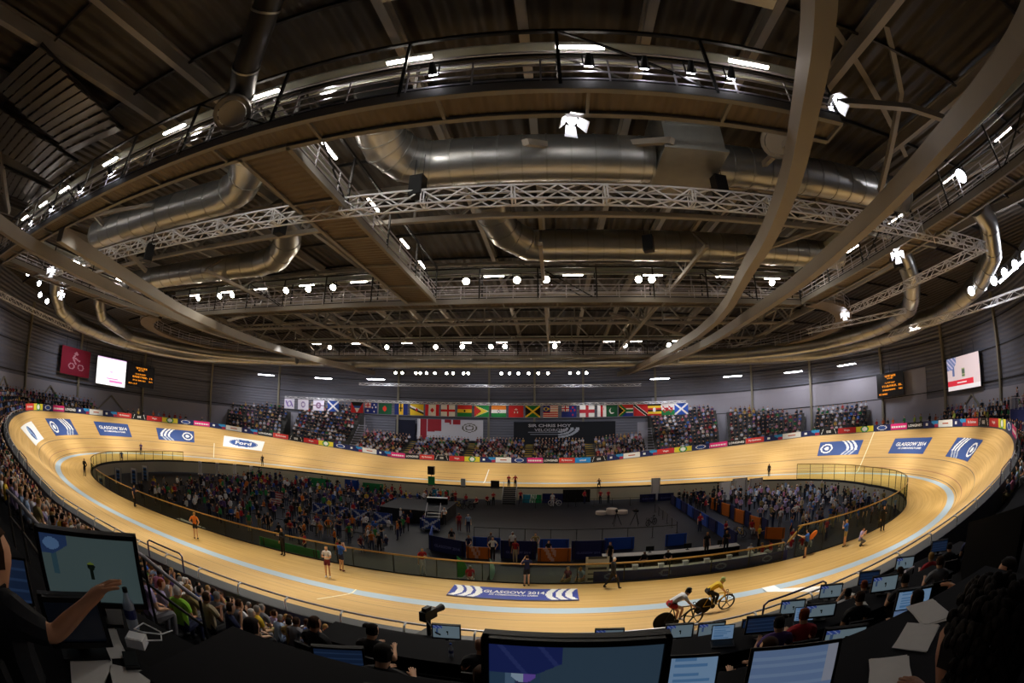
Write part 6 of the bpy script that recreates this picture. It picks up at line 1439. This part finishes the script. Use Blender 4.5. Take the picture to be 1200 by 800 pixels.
# the man at the left who points at the screen, and the long haired woman at the right edge
ARMS['shout'] = ((.09, .06, -.03), (.26, .18, .13)); POSE['sitpointer'] = dict(base='sit', la='lap', ra='shout', lean=.1)
press(7.86, -39.82, 3, 'sitpointer', 'brown', 'black', 'man in black at the left edge pointing at the monitor', 27, 1, .04)
wm = press(10.8, -39.6, 3, 'sitdesk', 'dark', 'black', 'dark curly haired woman at the right edge, arm on the desk', -22, 2, .0)
hb = MB()
for k in range(620):
    z_ = R.uniform(-.75, 1); a_ = R.uniform(0, 2*PI); q_ = math.sqrt(1-z_*z_); dx, dy = q_*math.cos(a_), q_*math.sin(a_)
    if (dy > .35 and z_ < .6) or (dx < -.45 and z_ < .25 and dy > -.35): continue
    rq = R.uniform(.85, 1.12); hb.ball((dx*.145*rq, dy*.145*rq, 1.25+z_*.165*rq), (R.uniform(.012, .024), R.uniform(.012, .024), R.uniform(.016, .032)), 6, 5)
hb.build('curly_hair', HAIR['dark'], wm, True)
press(12.75, -38.7, 3, 'sitpoint', 'dark', 'black', 'person in black reaching an arm forward at the right', 20, 1, -.55)
# dark partition and aisle rails
b = MB(); b.add([(15.0, -37.6, 5), (19.4, -33.6, 3), (19.4, -33.6, 5.3), (15.0, -37.6, 6.95)] + [(15.06, -37.66, 5), (19.46, -33.66, 3), (19.46, -33.66, 5.3), (15.06, -37.66, 6.95)], [(0, 1, 2, 3), (7, 6, 5, 4), (0, 4, 5, 1), (1, 5, 6, 2), (2, 6, 7, 3), (3, 7, 4, 0)])
tag(b.build('partition_panel', mat('partition_cloth', '050506', .95, spec=.05)), 'tall black partition slanting behind the right press desks', 'partition')
def aisle_rail(label, pts, zf):
    o = empty('aisle_rail', pts[0], 0, label, 'railing', 'aisle rails'); O = Vector(pts[0]); b = MB(); b.tube([Vector(p)-O for p in pts], .03, 8); b.build('handrail', M['rail'], o, True)
    b = MB(); b.tube([Vector(p)-O-Vector((0, 0, .4)) for p in pts], .022, 8); b.build('mid_rail', M['dsteel'], o, True)
    for p in pts: b = MB(); b.tube([Vector(p)-O, Vector((p[0], p[1], p[2]-1.05))-O], .025, 6); b.build('post', M['dsteel'], o, True)
aisle_rail('steel handrail above the dark aisle left of the spectators', [(3.36, -35.93, 5.91), (4.6, -36.5, 6.2), (5.4, -36.2, 5.75)], 0)
aisle_rail('steel handrail at the far left above the stand', [(2.2, -37.9, 6.6), (3.5, -38.1, 6.75), (5.2, -38.4, 6.9)], 0)
aisle_rail('low steel rail before the black partition at the right', [(16.6, -33.9, 4.9), (17.6, -33.0, 4.5), (18.6, -32.4, 4.2)], 0)

# ------------------------------------------------------------------ one label for one thing
from collections import defaultdict
by = defaultdict(list)
for o, lb in PEND: by[lb].append(o)
for lb, os_ in by.items():
    if len(os_) > 1:
        os_.sort(key=lambda o: math.atan2(o.location.x-9.7, o.location.y+40.2))
        for i, o in enumerate(os_): o['label'] = lb+', %s from the left' % ORD[i]
# ------------------------------------------------------------------ camera
cd = bpy.data.cameras.new('camera'); cam = bpy.data.objects.new('camera', cd); COL.objects.link(cam); SC.camera = cam
cd.type = 'PANO'; cd.sensor_width = 36; cd.sensor_height = 24; cd.sensor_fit = 'HORIZONTAL'
cd.clip_start = .02; cd.clip_end = 500
tgt = cd if hasattr(cd, 'panorama_type') else cd.cycles
tgt.panorama_type = 'FISHEYE_EQUISOLID'; tgt.fisheye_lens = 15.9546; tgt.fisheye_fov = PI
pitch, yaw, roll = .17949, .09405, .00864
cam.location = (9.70, -40.18, 8.3045)
f = Vector((-math.sin(yaw)*math.cos(pitch), math.cos(yaw)*math.cos(pitch), math.sin(pitch))); r = Vector((math.cos(yaw), math.sin(yaw), 0)); u = r.cross(f)
r2 = r*math.cos(roll)+u*math.sin(roll); u2 = -r*math.sin(roll)+u*math.cos(roll)
cam.rotation_euler = Matrix((r2, u2, -f)).transposed().to_euler()
# ------------------------------------------------------------------ lamps over the track, plus fill spots added for infield and stands
def dl(p, t, e, **k): spot(p, t, e, **k)
WC = (1, .945, .83)
KT = 2500
for i in range(24):
    s = LT*(i+.5)/24; k = fr(s)[4]; p = OF(s, -4.6, 15.3)
    spot(p, TR(s, 2.0), KT*(1+.45*min(1, k)), 66, .8, WC)
for x in (-22, -7): spot((x, 6, 17.5), (x, 4, -2), KT*.28, 80, .8, (.86, .9, 1))
spot((12, 6, 17.5), (14, 4, -2), KT*.14, 80, .8, (.86, .9, 1))
for x, y in ((-26, -27.5), (-14, -28.5), (-3, -28.8), (6, -28.8), (24, -28), (34, -25)): spot((x, y, 17.2), (x, y-6, 3.5), KT*.16, 60, .9, (1, .95, .88))  # added spill that brightens the near stand rows, no fixtures of their own
for x, y in ((31, 6), (39, 4)): spot((x, y, 17.5), (x+1, y-1, -2), KT*.95, 62, .8, (.9, .93, 1))  # added fill that brightens the right infield, no fixture hangs there
for x in FL2: spot((x, 18.6, 18.3), (x*.9, -14, 0), KT*.16, 70, .8, WC)
for x in FL: spot((x, -9.6, 18.4), (x*.9, -26.5, 1.2), KT*.12, 50, .8, WC)
for x in (-24, -21.6, -17.3, -12.8, -9.3, -3, 3, 6.5, 10.9, 15.2): spot((x, -30.95, 17.9), (x*.98, -22, 18.6), KT*.11, 110, .8, (1, .97, .93), .12)
for x in (-30, -15, 0, 15, 30): spot((x, 27, 15.8), (x*1.1, 36, 4), KT*.2, 85, .9, (.9, .93, 1))
for s, off, z in ((160.5, 6, 14.4), (151.5, 7, 14.5), (143, 8, 14.7), (126, 8, 14.6), (110, 8, 14.6), (98, 7, 14.6), (88, 6.5, 14.4), (80, 6, 14.2), (73, 6, 14.2), (55, 4, 14), (42, 4, 14), (30, 5, 14), (190, 4, 14), (205, 4, 14), (218, 5, 14)):
    p = OF(s, off-1, z); spot(p, WP(s, 8), KT*.13, 120, .9, (.88, .9, 1), .4)
w = bpy.data.worlds.new('World'); SC.world = w; w.use_nodes = True; w.node_tree.nodes['Background'].inputs[0].default_value = (.02, .02, .022, 1); w.node_tree.nodes['Background'].inputs[1].default_value = 1
SC.view_settings.view_transform = 'Standard'; SC.view_settings.look = 'None'; SC.view_settings.gamma = 1; SC.view_settings.use_curve_mapping = False
SC.view_settings.exposure = 1.45
SC.cycles.use_denoising = True
SC.cycles.max_bounces = 5; SC.cycles.diffuse_bounces = 3; SC.cycles.glossy_bounces = 2; SC.cycles.transparent_max_bounces = 8
SC.cycles.sample_clamp_indirect = 6
